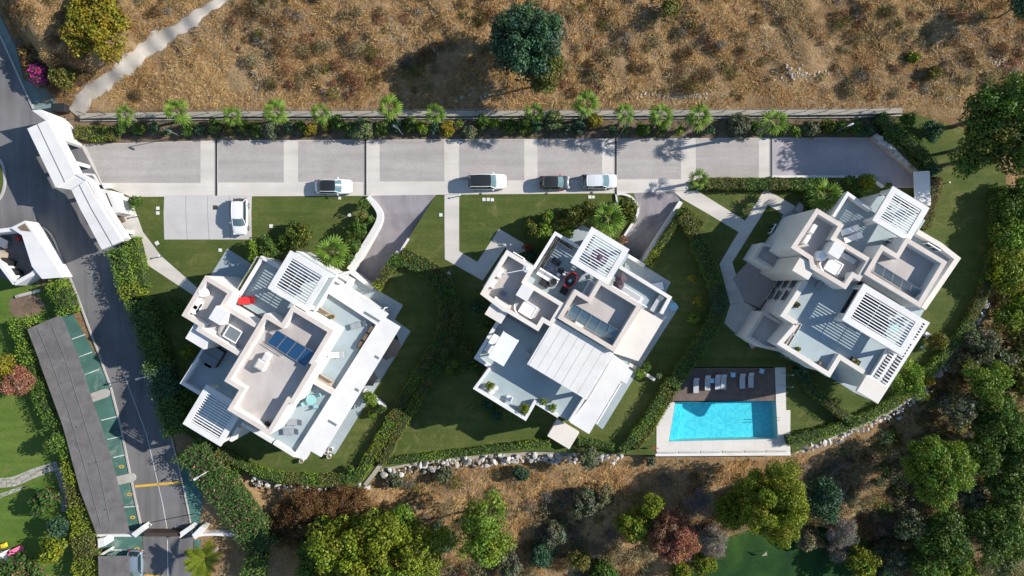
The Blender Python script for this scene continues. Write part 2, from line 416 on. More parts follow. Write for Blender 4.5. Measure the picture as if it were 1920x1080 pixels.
def th(x, y, d=None):
    x = np.asarray(x, float); y = np.asarray(y, float)
    d = poly_sd(x, y, ESTATE) if d is None else d
    wob = .25 * np.sin(x * .61 + 1.3 * np.sin(y * .37)) + .22 * np.sin(y * .83 + 1.7 * np.sin(x * .29)) + .12 * np.sin(x * 1.9 + y * 1.3)
    t = np.clip(y - 21.4, 0, 90)
    hill = .30 + .15 * t + wob * np.clip(t / 4, 0, 1)
    dd = np.clip(d, 0, 80)
    low = -1.5 - np.minimum(.30 * dd, 5.5 + .03 * dd) + wob * np.clip((dd - 1) / 4, 0, .9)
    wleft = sstep((x - np.interp(y, _ly, _lx)) / 6.0)
    low = -.06 * (1 - wleft) + low * wleft
    wt = sstep((y - 19.0) / 2.6)
    h = low * (1 - wt) + hill * wt
    pd = np.hypot((x - POND_C[0]) / 11.5, (y - POND_C[1]) / 7.5)
    h = np.where(d > 0, h * (1 - sstep((1.35 - pd) / .3)) + (-7.3) * sstep((1.35 - pd) / .3), h)
    tl = (x < P(150, 0)[0]) & (y > 19)     # the street corner on the upper left stays level
    rd = P(0, 0)[0] + (P(62, 0)[0] - P(0, 0)[0]) * (P(0, 68)[1] - y) / (P(0, 68)[1] - P(0, 205)[1])
    wr = sstep((x - rd - 2.2) / 5.0)
    h = np.where(tl, -.06 * (1 - wr) + h * wr, h)
    bank = 3.2 * np.exp(-((x + 55.0) / 9.0) ** 2) * sstep((y - 23.5) / 4.0)       # raised bank beside the upper street
    h = h + bank * np.where(tl, wr, 1.0) * (d > 0)
    return np.where(d < -.5, -3.4, h)
_EA = ESTATE; _EB = np.roll(ESTATE, -1, axis=0); _EE = _EB - _EA; _EL = (_EE ** 2).sum(1)
def est_d(x, y):
    px_, py_ = x - _EA[:, 0], y - _EA[:, 1]; t = np.clip((px_ * _EE[:, 0] + py_ * _EE[:, 1]) / _EL, 0, 1)
    d = float(np.sqrt(((px_ - t * _EE[:, 0]) ** 2 + (py_ - t * _EE[:, 1]) ** 2).min()))
    c = (_EA[:, 1] > y) != (_EB[:, 1] > y); ins = int((c & (x < _EE[:, 0] * (y - _EA[:, 1]) / (_EE[:, 1] + 1e-12) + _EA[:, 0])).sum()) % 2
    return -d if ins else d
def th1(x, y): return float(th(np.array([x]), np.array([y]), np.array([est_d(x, y)]))[0])
def inside_estate(x, y): return est_d(x, y) < .3
def G(px, py, up=0.0):
    """point of the ground (plus up metres) under a pixel"""
    z = 0.0
    for _ in range(5):
        x, y = P(px, py, z + up); d = est_d(x, y); z = float(th(np.array([x]), np.array([y]), np.array([d]))[0])
        if d < .3: z = max(z, 0.0)
    x, y = P(px, py, z + up); return x, y, z

xs = np.concatenate([np.array([-600, -400, -250, -160, -110]), np.arange(-80, 80.1, .55), np.array([110, 160, 250, 400, 600])])
ys = np.concatenate([np.array([-600, -400, -250, -160, -100, -75]), np.arange(-55, 55.1, .55), np.array([75, 100, 160, 250, 400, 600])])
gx, gy = np.meshgrid(xs, ys); gz = th(gx.ravel(), gy.ravel()).reshape(gx.shape)
nx, ny = len(xs), len(ys)
vv = np.stack([gx.ravel(), gy.ravel(), gz.ravel()], 1)
ii = (np.arange(ny - 1)[:, None] * nx + np.arange(nx - 1)[None, :]).ravel()
ff = np.stack([ii, ii + 1, ii + nx + 1, ii + nx], 1)
def np_mesh(name, v, f, mats, cols=None, parent=None, smooth=False):
    me = bpy.data.meshes.new(name); k = f.shape[1]
    me.vertices.add(len(v)); me.vertices.foreach_set("co", np.ascontiguousarray(v, np.float32).ravel())
    me.loops.add(f.size); me.loops.foreach_set("vertex_index", np.ascontiguousarray(f, np.int32).ravel())
    me.polygons.add(len(f)); me.polygons.foreach_set("loop_start", np.arange(0, f.size, k, dtype=np.int32))
    if cols is not None:
        a = me.attributes.new("Col", 'FLOAT_COLOR', 'POINT')
        a.data.foreach_set("color", np.concatenate([cols, np.ones((len(cols), 1))], 1).astype(np.float32).ravel())
    me.materials.append(mats); me.update(calc_edges=True)
    if smooth: me.polygons.foreach_set("use_smooth", np.ones(len(f), bool))
    o = bpy.data.objects.new(name, me); return link(o, parent)
ground = np_mesh("ground", vv, ff, M['terrain'], smooth=True); tag(ground, "dry brown sloping ground around the estate", kind='structure')

def sheet(name, poly, z, mat, label=None, parent=None, thick=None, kind='structure'):
    """flat paved or grassed area; a real slab when thick is given"""
    b = MB(); w = W(poly, z)
    if thick: b.prism(w, z - thick, z)
    else: b.face([(x, y, z) for x, y in w])
    o = b.build(name, mat, parent)
    if parent is None: tag(o, label, kind=kind)
    return o
# ------------------------------------------------------------------ setting: roads, lawns, paths
road = sheet("asphalt_road", [(-90, -80), (-30, 0), (0, 68), (62, 205), (125, 262), (152, 272), (190, 345), (205, 440), (225, 470), (250, 560),
    (290, 690), (312, 790), (335, 880), (352, 960), (362, 1010), (362, 1200), (272, 1200), (268, 1000), (250, 930), (236, 860), (205, 722),
    (160, 600), (140, 545), (112, 480), (95, 440), (70, 420), (0, 440), (-90, 470)], 0.0, M['asphalt'], "grey asphalt street sweeping down past the gatehouse")
LAWN = [(190, 345), (245, 369), (686, 367), (703, 382), (716, 411), (657, 508), (702, 542), (736, 497), (766, 447), (818, 365), (1188, 362), (1199, 395),
    (1172, 445), (1166, 468), (1204, 492), (1278, 374), (1290, 356), (1310, 333), (1630, 333), (1657, 352), (1742, 352), (1742, 320), (1715, 322), (1640, 258), (1692, 211),
    (1700, 209)] + ESTATE_PX[2:13] + [(1484, 850), (1482, 770), (1474, 770), (1473, 688), (1292, 688), (1250, 752), (1230, 800), (1230, 853)] + ESTATE_PX[14:29]
lawn = sheet("lawn", LAWN, 0.0, M['lawn'], "mown green lawns around the three white villas", thick=6)
eroad = sheet("paved_road", [(150, 270), (406, 263), (1450, 258), (1640, 258), (1715, 322), (1742, 320), (1742, 352), (1657, 352), (1630, 333),
    (1310, 333), (1290, 357), (1262, 358), (1188, 362), (818, 365), (686, 367), (245, 369), (190, 345)], 0.008, M['concrete'], "pale concrete estate road with paved panels", thick=5.5)
for i, (x0, x1, y0, y1) in enumerate([(166, 376, 267, 343), (409, 532, 265, 342), (559, 683, 264, 341), (712, 833, 263, 340), (861, 983, 262, 338),
                                      (1008, 1129, 261, 338), (1158, 1277, 260, 336), (1305, 1423, 260, 333)]):
    q = [(x0, y0), (x1, y0 - .8), (x1, y1), (x0, y1)]
    if i == 0: q = [(160, 271), (376, 265), (376, 343), (192, 343)]
    sheet("paver_panel", q, .013, M['paver'], parent=eroad)
sheet("paver_panel", [(1449, 260), (1640, 260), (1712, 323), (1714, 350), (1658, 350), (1632, 331), (1449, 331)], .013, M['lilac_paver'], parent=eroad)
bed = sheet("planting_bed", [(120, 217), (1690, 211), (1640, 258), (1450, 258), (406, 263), (150, 270)], .05, M['soil'], "strip of bare soil between the estate road and the top wall", thick=5)
bay = sheet("parking_bay", [(308, 366), (472, 366), (472, 449), (308, 449)], .016, M['bay'], "pale concrete parking bays in the lawn", thick=.3)
for x in (349, 390, 430.5):
    b = MB(); c = P(x, 408); b.box((c[0], c[1], .018), (.06, M_(82), .006)); b.build("bay_joint", M['drive'], bay)
CONC = [("front_path", [(236, 369), (244, 371), (256, 402), (268, 435), (302, 480), (376, 545), (392, 560), (372, 560), (272, 494), (252, 452), (232, 424), (212, 396), (200, 360)], "concrete path from the gatehouse to the left villa"),
    ("front_path", [(833.5, 365.5), (861, 365), (861, 471), (895, 491), (936, 429), (982, 456), (990, 470), (962, 478), (947, 464), (905, 526), (834, 486)], "concrete path leading to the middle villa"),
    ("front_path", [(1262, 358.5), (1306, 357), (1397, 414), (1434, 354), (1494, 388), (1470, 403), (1440, 384), (1373, 492), (1396, 567), (1369, 570), (1349, 495), (1385, 435), (1279, 373)], "concrete path forking towards the right villa")]
for n, p, l in CONC: sheet(n, p, .022, M['concrete'], l, thick=.25)
sheet("entrance_court", [(1402, 491), (1460, 524), (1425, 578), (1397, 566), (1374, 522)], .030, M['court'], "pinkish block paved court at the right villa's door", thick=.25)
sheet("side_court", [(1369, 571), (1397, 567), (1426, 584), (1396, 640), (1358, 606)], .026, M['concrete'], "shaded concrete court beside the right villa", thick=.25)
PAT = [("patio", [(655, 513), (756, 572), (740, 599), (770, 621), (628, 852), (560, 830), (620, 600)], "blue grey patio along the left villa's garden side"),
    ("entrance_patio", [(426, 466), (476, 497), (447, 545), (388, 527)], "paved entrance patio of the left villa"),
    ("patio", [(1172, 476), (1258, 529), (1248, 548), (1273, 576), (1130, 805), (1095, 780), (1170, 560)], "blue grey patio along the middle villa's garden side"),
    ("patio", [(1545, 700), (1585, 640), (1680, 690), (1645, 756), (1600, 735)], "pale patio below the right villa's south corner"),
    ("entrance_patio", [(1464, 406), (1490, 390), (1502, 398), (1492, 415)], "small paved step beside the right villa's path"),
    ("patio", [(1062, 446), (1090, 420), (1110, 432), (1082, 470)], "dark paved yard behind the middle villa's pergola")]
for n, p, l in PAT: sheet(n, p, .036, M['patio'], l, thick=.25)

def ramp_drive(label, pts, walls):
    """sloping driveway cut into the lawn, with side walls"""
    b = MB(); b.face([P3(x, y, z) for x, y, z in pts]); o = b.build("driveway", M['drive']); tag(o, label, kind='structure'); return o
ramp_drive("grey ramp down to the left villa's garage", [(686, 367, .006), (818, 365, .006), (766, 447, -.9), (728, 508, -1.9), (702, 545, -2.2), (655, 512, -2.2), (712, 411, -.6), (700, 383, -.15)], None)
ramp_drive("grey ramp down to the middle villa's garage", [(1188, 362, .006), (1262, 358, .006), (1279, 374, -.1), (1206, 494, -2.2), (1162, 470, -2.2), (1170, 445, -1.4), (1200, 395, -.5)], None)

def wall(name, label, pts, t, z0, z1, mat='plaster', cat="wall", cap=None, parent=None):
    w = [P(x, y, z1) for x, y in pts]; b = MB(); b.prism(strip_poly(w, t), z0, z1); 
    o = b.build(name, M[mat], parent)
    if cap:
        b2 = MB(); b2.prism(strip_poly(w, t + .06), z1, z1 + .06); b2.build("coping", M[cap], o)
    if parent is None: tag(o, label, cat)
    return o
wall("driveway_wall", "thick white wall bent along the left villa's driveway", smoothline([(690, 369), (704, 384), (713, 400), (711, 415), (700, 435), (655, 506)], 2), .62, -2.4, .55, cap='plaster')
wall("driveway_wall", "thin white wall on the lawn side of the left villa's driveway", [(766, 447), (750, 472), (742, 484)], .22, -2.0, .35)
wall("gate_pier", "short white pier at the hedge end by the left driveway", [(741, 473), (746, 477)], .5, -2.0, .9, cat="pier")
wall("garage_parapet", "white parapet above the left villa's garage door", [(659, 511), (700, 541)], .45, -2.4, .6)
wall("garage_parapet", "white parapet above the middle villa's garage door", [(1177, 479), (1209, 498)], .4, -2.4, .6)
wall("driveway_wall", "curved white kerb wall around the shrub bed by the middle driveway", smoothline([(1157, 364), (1168, 363), (1182, 368), (1193, 379), (1198, 392), (1194, 407), (1171, 442)], 2), .28, -1.6, .3)
wall("driveway_wall", "long white wall on the lawn side of the middle driveway", [(1277, 378), (1262, 402), (1207, 491)], .5, -2.4, .35)
wall("garden_wall", "thin white wall under the hedge beside the top drive", [(1448, 331), (1630, 331), (1657, 350)], .25, -.5, .45)
wall("garden_wall", "broken white curb at the shrub bed near the silver hatchback", [(1155, 364), (1157, 378), (1152, 390)], .18, -.2, .25)

# white concrete shelter at the end of the top drive
sh = empty("bin_shelter", (*P(1728, 352), 0), label="flat white roofed shelter at the end of the top drive", cat="shelter")
def child(o, parent): o.parent = parent; o.matrix_parent_inverse = parent.matrix_basis.inverted(); return o
b = MB(); b.prism(W([(1714, 322), (1742, 320), (1744, 386), (1716, 372)], 2.3), 2.1, 2.3); child(b.build("roof_slab", M['plaster']), sh)
for q in ([(1716, 371), (1743, 385)], [(1742, 321), (1744, 384)]):
    child(wall("side_wall", "", q, .2, -.2, 2.1, parent=None), sh)
for o in sh.children:
    for k in ("label", "category"):
        if k in o: del o[k]

# drains across the road
for i, (x, y0, y1) in enumerate([(405.5, 263, 367), (685, 262, 366), (1154.5, 259, 363), (1446, 258, 333)]):
    c = P(x, (y0 + y1) / 2); L = M_(y1 - y0)
    e = empty("drain_channel", (c[0], c[1], .012), label="%s dark drain channel across the estate road from the gate" % ordinal(i + 1), cat="drain", group="drains across the estate road")
    b = MB(); b.box((0, 0, .004), (.22, L, .012)); b.build("grating", M['darkmetal'], e)
    b = MB(); b.box((-.15, 0, .006), (.07, L, .018)); b.box((.15, 0, .006), (.07, L, .018)); b.build("channel_edge", M['kerb'], e)

# utility covers
for (x, y, w, l) in [(296, 390.5, 6, "upper of two white covers beside the parking bays"), (296, 399.5, 6, "lower of two white covers beside the parking bays"),
        (637, 371.5, 5, "small pale cover at the lawn edge behind the convertible"), (655, 403, 6, "white cover in the shade of the driveway shrubs"),
        (508.5, 424, 6.5, "white cover alone on the left lawn"), (826.5, 403, 6, "white cover on the triangular lawn by the left driveway"),
        (907.5, 374, 6, "first of three white covers near the black roofed white car"), (915.5, 374, 6, "second of three white covers near the black roofed white car"), (923, 374.5, 6, "third of three white covers near the black roofed white car"),
        (1106, 369.5, 6, "white cover on the lawn near the silver hatchback"), (1112.5, 369.5, 5, "narrow white cover beside the one near the silver hatchback"), (294.5, 456, 7, "pale yellowish cover at the foot of the gate path"),
        (413, 469, 6, "white cover beside the left villa's entrance patio"), (404, 389, 8, "brown grating in the parking bays"), (841, 513, 7, "pale cover in the shade left of the middle path")]:
    b = MB(); c = P(x, y); b.box((c[0], c[1], .03), (M_(w), M_(w), .05), 0 if w != 7 else .5)
    tag(b.build("utility_cover", M['brown'] if w == 8 else M['plaster']), l, "cover", "utility covers in the lawns")

# pool
pool = empty("swimming_pool", (*P(1355, 790), 0), label="rectangular turquoise pool with pale stone surround", cat="pool")
WATER = [(1266, 755), (1455, 751), (1459, 823), (1254, 828)]
ww = W(WATER, -.12); 
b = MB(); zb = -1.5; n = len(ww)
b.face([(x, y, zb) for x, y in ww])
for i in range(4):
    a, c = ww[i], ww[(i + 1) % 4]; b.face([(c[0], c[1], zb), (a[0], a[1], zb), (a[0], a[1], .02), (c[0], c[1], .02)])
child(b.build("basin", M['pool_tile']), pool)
b = MB(); b.face([(x, y, -.12) for x, y in inset(ww, .004)]); child(b.build("water_surface", M['water']), pool)
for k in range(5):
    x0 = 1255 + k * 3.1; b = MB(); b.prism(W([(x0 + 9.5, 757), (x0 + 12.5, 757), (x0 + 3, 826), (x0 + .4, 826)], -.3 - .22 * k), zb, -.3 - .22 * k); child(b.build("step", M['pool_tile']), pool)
OUT = [(1250, 752), (1293, 752), (1453, 752), (1453, 690), (1473, 690), (1474, 769), (1482, 769), (1482, 851), (1231, 853), (1231, 800)]
# stone surround as four pieces round the water
for q in ([(1231, 800), (1250, 753), (1266, 755), (1254, 828)], [(1231, 853), (1231, 800), (1254, 828), (1254, 853)], [(1254, 828), (1459, 823), (1482, 851), (1254, 853)],
          [(1455, 751), (1453, 689), (1473, 689), (1474, 769), (1482, 769), (1482, 851), (1459, 823)]):
    b = MB(); b.prism(W(q, .04), -6, .04); child(b.build("stone_surround", M['stone']), pool)
b = MB(); b.prism(W([(1229.5, 850), (1482.5, 848), (1482.5, 854), (1229.5, 855.5)], .05), -6, .046); child(b.build("retaining_edge", M['plaster']), pool)
for k in range(6):
    b = MB(); b.prism(W([(1232 + k * 41, 847 - k * .5), (1271 + k * 41, 848 - k * .5), (1267 + k * 41, 850.4 - k * .5), (1232 + k * 41, 851 - k * .5)], .09), .04, .09); child(b.build("edge_tile", M['kerb']), pool)
b = MB()
for dx in (0, 5): b.tube([P3(1455 + dx * .2, 783 + dx, .05), P3(1458, 783 + dx, .7), P3(1462, 783 + dx, .7), P3(1463, 783 + dx, .05)], [.03] * 4, 6)
child(b.build("ladder", M['metal']), pool)
deck = empty("pool_deck", (*P(1360, 720), 0), label="brown timber sun deck behind the pool", cat="deck")
y0, y1, nb = 690.0, 751.5, 26
for k in range(nb):
    a = y0 + (y1 - y0) * k / nb; c = y0 + (y1 - y0) * (k + .88) / nb
    xa = 1291 - (a - 690) * .68
    b = MB(); b.prism(W([(xa, a), (1452.5, a), (1452.5, c), (xa - .5, c)], .045 + .002 * (k % 2)), -.02, .045 + .002 * (k % 2)); child(b.build("plank", M['wood']), deck)
b = MB(); b.prism(W([(1292, 689.5), (1453, 689.5), (1453, 752), (1250, 752)], -.02), -6, -.02); child(b.build("deck_base", M['brown']), deck)

# ------------------------------------------------------------------ upper wall and fence
tw = empty("boundary_wall", (*P(900, 212), 0), label="long low concrete wall between dry hillside and planting bed", cat="wall")
pts = [(150, 217), (420, 213.5), (900, 212.5), (1350, 211.5), (1600, 210), (1692, 207)]
w = [P(x, y, .75) for x, y in pts]; b = MB(); b.prism(strip_poly(w, .62), -4, .75); child(b.build("wall_body", M['wallcap']), tw)
w2 = [P(x, y + 9, .3) for x, y in pts]; b = MB(); b.prism(strip_poly(w2, .16), -4, .3); child(b.build("lower_curb", M['kerb']), tw)
fe = empty("wire_fence", (*P(900, 210), .75), label="dark thin wire fence standing on the hillside wall", cat="fence")
dp = densify([P(x, y - 2, .75) for x, y in pts], .25); tl = np.concatenate([[0], np.cumsum(np.hypot(*np.diff(dp, axis=0).T))])
k = 0
for s in np.arange(.6, tl[-1], 2.45):
    x, y = np.interp(s, tl, dp[:, 0]), np.interp(s, tl, dp[:, 1]); b = MB()
    b.tube([(x, y, .7), (x, y, 2.25), (x, y - .0, 2.3)], [.035, .035, .03], 6); child(b.build("post", M['darkmetal']), fe)
for z in (1.0, 1.4, 1.8, 2.2):
    b = MB(); b.tube([(q[0], q[1], z) for q in dp[::4]], [.010] * len(dp[::4]), 3); child(b.build("wire", M['metal']), fe)

# dusty track on the hillside
def draped(name, pts, mat, label, up=.05, z0=None):
    """pts: (px, py, half width px): strip laid on the terrain"""
    p = np.array(smoothline([q for q in pts], 2)); C = densify(p, 3.0); v = []; f = []
    for i, (x, y, hw) in enumerate(C):
        a, c = C[max(i - 1, 0)], C[min(i + 1, len(C) - 1)]; d = np.array([c[0] - a[0], c[1] - a[1]]); d /= np.linalg.norm(d) + 1e-9
        jl, jr = 1 + .22 * math.sin(i * .31) + .13 * math.sin(i * .83 + 1) + rnd.uniform(-.05, .05), 1 + .2 * math.sin(i * .27 + 2) + .14 * math.sin(i * .71) + rnd.uniform(-.05, .05)
        for s in np.linspace(-1, 1, 7):
            k = (jl if s < 0 else jr) * s * hw
            gxx, gyy, gzz = G(x - d[1] * k, y + d[0] * k); v.append((gxx, gyy, gzz + up * (1 - .8 * s ** 4)))
    for i in range(len(C) - 1):
        for k in range(6): f.append((i * 7 + k, i * 7 + k + 1, (i + 1) * 7 + k + 1, (i + 1) * 7 + k))
    o = np_mesh(name, np.array(v), np.array(f), mat, smooth=True); tag(o, label, kind='structure'); return o
TRACK = [(430, -12, 9), (395, 12, 9), (355, 42, 11), (325, 60, 13), (290, 80, 17), (255, 108, 17), (228, 132, 16), (195, 155, 14), (165, 178, 16), (148, 200, 19), (138, 212, 16)]
draped("dirt_path", TRACK, M['path'], "pale dusty track climbing the dry hillside", .10)

# ------------------------------------------------------------------ lower left street
green = sheet("green_parking", [(134, 584), (166, 640), (206, 725), (237, 860), (251, 930), (266, 1000), (268, 1045), (268, 1200), (190, 1200), (180, 1000), (150, 900), (120, 800), (52, 617), (112, 590)], .008, M['green_paint'], "worn green painted parking strip beside the street")
pav = sheet("pavement", [(0, 30), (30, 88), (44, 150), (108, 172), (110, 209), (64, 206), (0, 66), (-60, -80), (-40, -80)], .01, M['pale_green'], "greenish pavement along the upper street")
sheet("pavement", [(366, 880), (380, 935), (374, 1000), (362, 1000), (352, 950), (340, 880)], .01, M['green_paint'], "green painted verge by the oleander hedge")
sheet("pavement", [(364, 1012), (376, 1012), (376, 1200), (364, 1200)], .01, M['green_paint'], "green painted verge below the street gate")
def kerb(pts, label, t=.22, h=.11, mat='kerb'):
    b = MB(); b.prism(strip_poly([P(x, y, h) for x, y in pts], t), -.1, h); tag(b.build("kerb", M[mat]), label, kind='structure')
kerb(smoothline([(68, 421), (84, 428), (98, 442), (114, 482), (141, 546), (161, 601), (206, 723)], 1), "concrete kerb along the walled yard and the green bays")
kerb([(207, 726), (226, 800), (238, 862), (252, 931), (267, 1000)], "concrete kerb along the lower green bays")
kerb(smoothline([(-14, 290), (2, 300), (9, 330), (8, 352), (0, 372), (-14, 384)], 2), "curved kerb of the planted island at the picture's edge", .3)
kerb([(0, 66), (30, 133), (62, 204)], "kerb of the upper street pavement")
kerb([(313, 790), (336, 880), (353, 960), (362, 1008)], "kerb below the hedge on the street's far side", .15)
sheet("island_bed", [(-20, 292), (-2, 302), (5, 330), (4, 352), (-4, 370), (-20, 380)], .08, M['lawn'], "small planted island at the picture's edge", thick=.2)
def marks(name, mat, quads, label):
    for i, q in enumerate(quads):
        b = MB(); b.face([P3(x, y, .016) for x, y in ((ccw(q)[::-1]))])
        tag(b.build(name, M[mat]), label[i] if isinstance(label, list) else label, kind='structure')
def lineq(x0, y0, x1, y1, w=1.0):
    d = math.hypot(x1 - x0, y1 - y0); nx_, ny_ = -(y1 - y0) / d * w, (x1 - x0) / d * w
    return [(x0 + nx_, y0 + ny_), (x1 + nx_, y1 + ny_), (x1 - nx_, y1 - ny_), (x0 - nx_, y0 - ny_)]
BAYS = [(135, 636, 160, 627), (148, 669, 173, 660), (150, 706, 187, 692), (190, 788, 219, 781), (201, 824, 229, 818), (212, 858, 239, 852), (232, 951, 260, 949), (208, 1031, 269, 1032)]
marks("bay_line", 'white_paint', [lineq(*q, .9) for q in BAYS], ["%s white bay line on the green parking strip" % ordinal(i + 1) for i in range(8)])
marks("lane_line", 'white_paint', [lineq(232, 700, 258, 770, .5), lineq(258, 770, 275, 815, .5), lineq(275, 815, 290, 880, .5), lineq(290, 880, 305, 945, .6), lineq(305, 945, 314, 995, .7), lineq(314, 1012, 315, 1100, .7)], ["%s piece of the thin white centre line on the street" % ordinal(i + 1) for i in range(6)])
marks("yellow_line", 'yellow_paint', [lineq(253, 912, 343, 904, 2.2), lineq(270, 1079, 305, 1080, 1.8)], ["yellow stop line across the street", "short yellow line below the gate"])
for i, (x, y) in enumerate([(228, 875), (243, 927), (249, 970), (257, 1029)]):
    b = MB(); c = P(x, y); b.lathe([(.34, .012), (.34, .018)], (c[0], c[1], 0), 16, 0, 1, .62); b.lathe([(.2, .018), (.2, .021)], (c[0], c[1], 0), 14, 1, .8, .5)
    tag(b.build("bay_number_mark", [M['yellow_paint'], M['green_paint']]), "%s yellow oval painted number mark on the green bays" % ordinal(i + 1), kind='structure')
for i, (x0, y0, x1, y1) in enumerate([(157, 751, 198, 737), (212, 903, 247, 895)]):
    a, c = Vector(P(x0, y0)), Vector(P(x1, y1)); d = (c - a).normalized(); nn = Vector((-d.y, d.x)); hw = .55
    poly = [tuple(a + nn * hw), tuple(a - nn * hw)] + [tuple(c + (d * math.cos(t) - nn * math.sin(t) * -1 * -1) * hw) for t in np.linspace(math.pi / 2, -math.pi / 2, 9)]
    b = MB(); b.prism(poly, 0, .13); tag(b.build("parking_island", M['kerb']), ["upper", "lower"][i] + " rounded concrete island between green bays", "island", "islands between green bays")
sheet("garden_lawn", [(-110, 500), (0, 500), (100, 548), (112, 590), (52, 617), (120, 800), (150, 905), (178, 1000), (190, 1200), (-110, 1200)], -.03, M['lawn_bright'], "bright garden lawn left of the parking strip")
sheet("bare_patch", smoothline([(18, 560), (60, 548), (90, 570), (70, 592), (40, 600), (20, 590), (18, 560)], 2), -.022, M['soil'], "bare earth patch in the left garden")
def flagged(pts, label, seed):
    r = random.Random(seed); e = empty("stone_path", (*P(*pts[0][:2]), 0), label=label); e["kind"] = "structure"
    C = densify(smoothline(pts, 2), 6.0)
    for i in range(len(C) - 1):
        d = C[i + 1][:2] - C[i][:2]; d /= np.linalg.norm(d); n_ = np.array([-d[1], d[0]]); hw = C[i][2]; k = 3
        cuts = [-1] + sorted(r.uniform(-.6, .6) for _ in range(k - 1)) + [1]
        for j in range(k):
            q = []
            for (e0, s0) in ((0, cuts[j]), (0, cuts[j + 1]), (1, cuts[j + 1]), (1, cuts[j])):
                base = C[i][:2] * (1 - e0) + C[i + 1][:2] * e0
                q.append(tuple(base + n_ * hw * s0 + np.array([r.uniform(-.5, .5), r.uniform(-.5, .5)])))
            b = MB(); b.prism(inset(W(q, .0), .03), -.05, .0 + r.uniform(0, .02)); child(b.build("flagstone", M['grey_rock']), e)
flagged([(-12, 905, 9), (25, 905, 10), (60, 888, 9), (108, 872, 8)], "curved flagstone path across the left garden", 3)
flagged([(-12, 935, 4), (20, 922, 4), (44, 914, 3)], "short lower flagstone path at the picture's edge", 4)
flagged([(108, 875, 8), (122, 920, 7), (120, 960, 6)], "shaded flagstone path along the left hedge", 5)
b = MB(); b.box((*P(56, 550), .12), (3.0, .35, .3), .25); b.box((*P(34, 556), .12), (.35, .3, .3), .25); tag(b.build("sandpit_edge", M['kerb']), "long pale stone edging on the bare earth patch", "edging")

# ------------------------------------------------------------------ hillside and pond
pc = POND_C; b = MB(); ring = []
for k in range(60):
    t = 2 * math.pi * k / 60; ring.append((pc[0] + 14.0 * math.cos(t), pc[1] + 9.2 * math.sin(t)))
b.face([(x, y, -6.95) for x, y in ring]); tag(b.build("lower_green", M['pond']), "smooth green lawn hollow with painted tree shade at the lower edge", kind='structure')
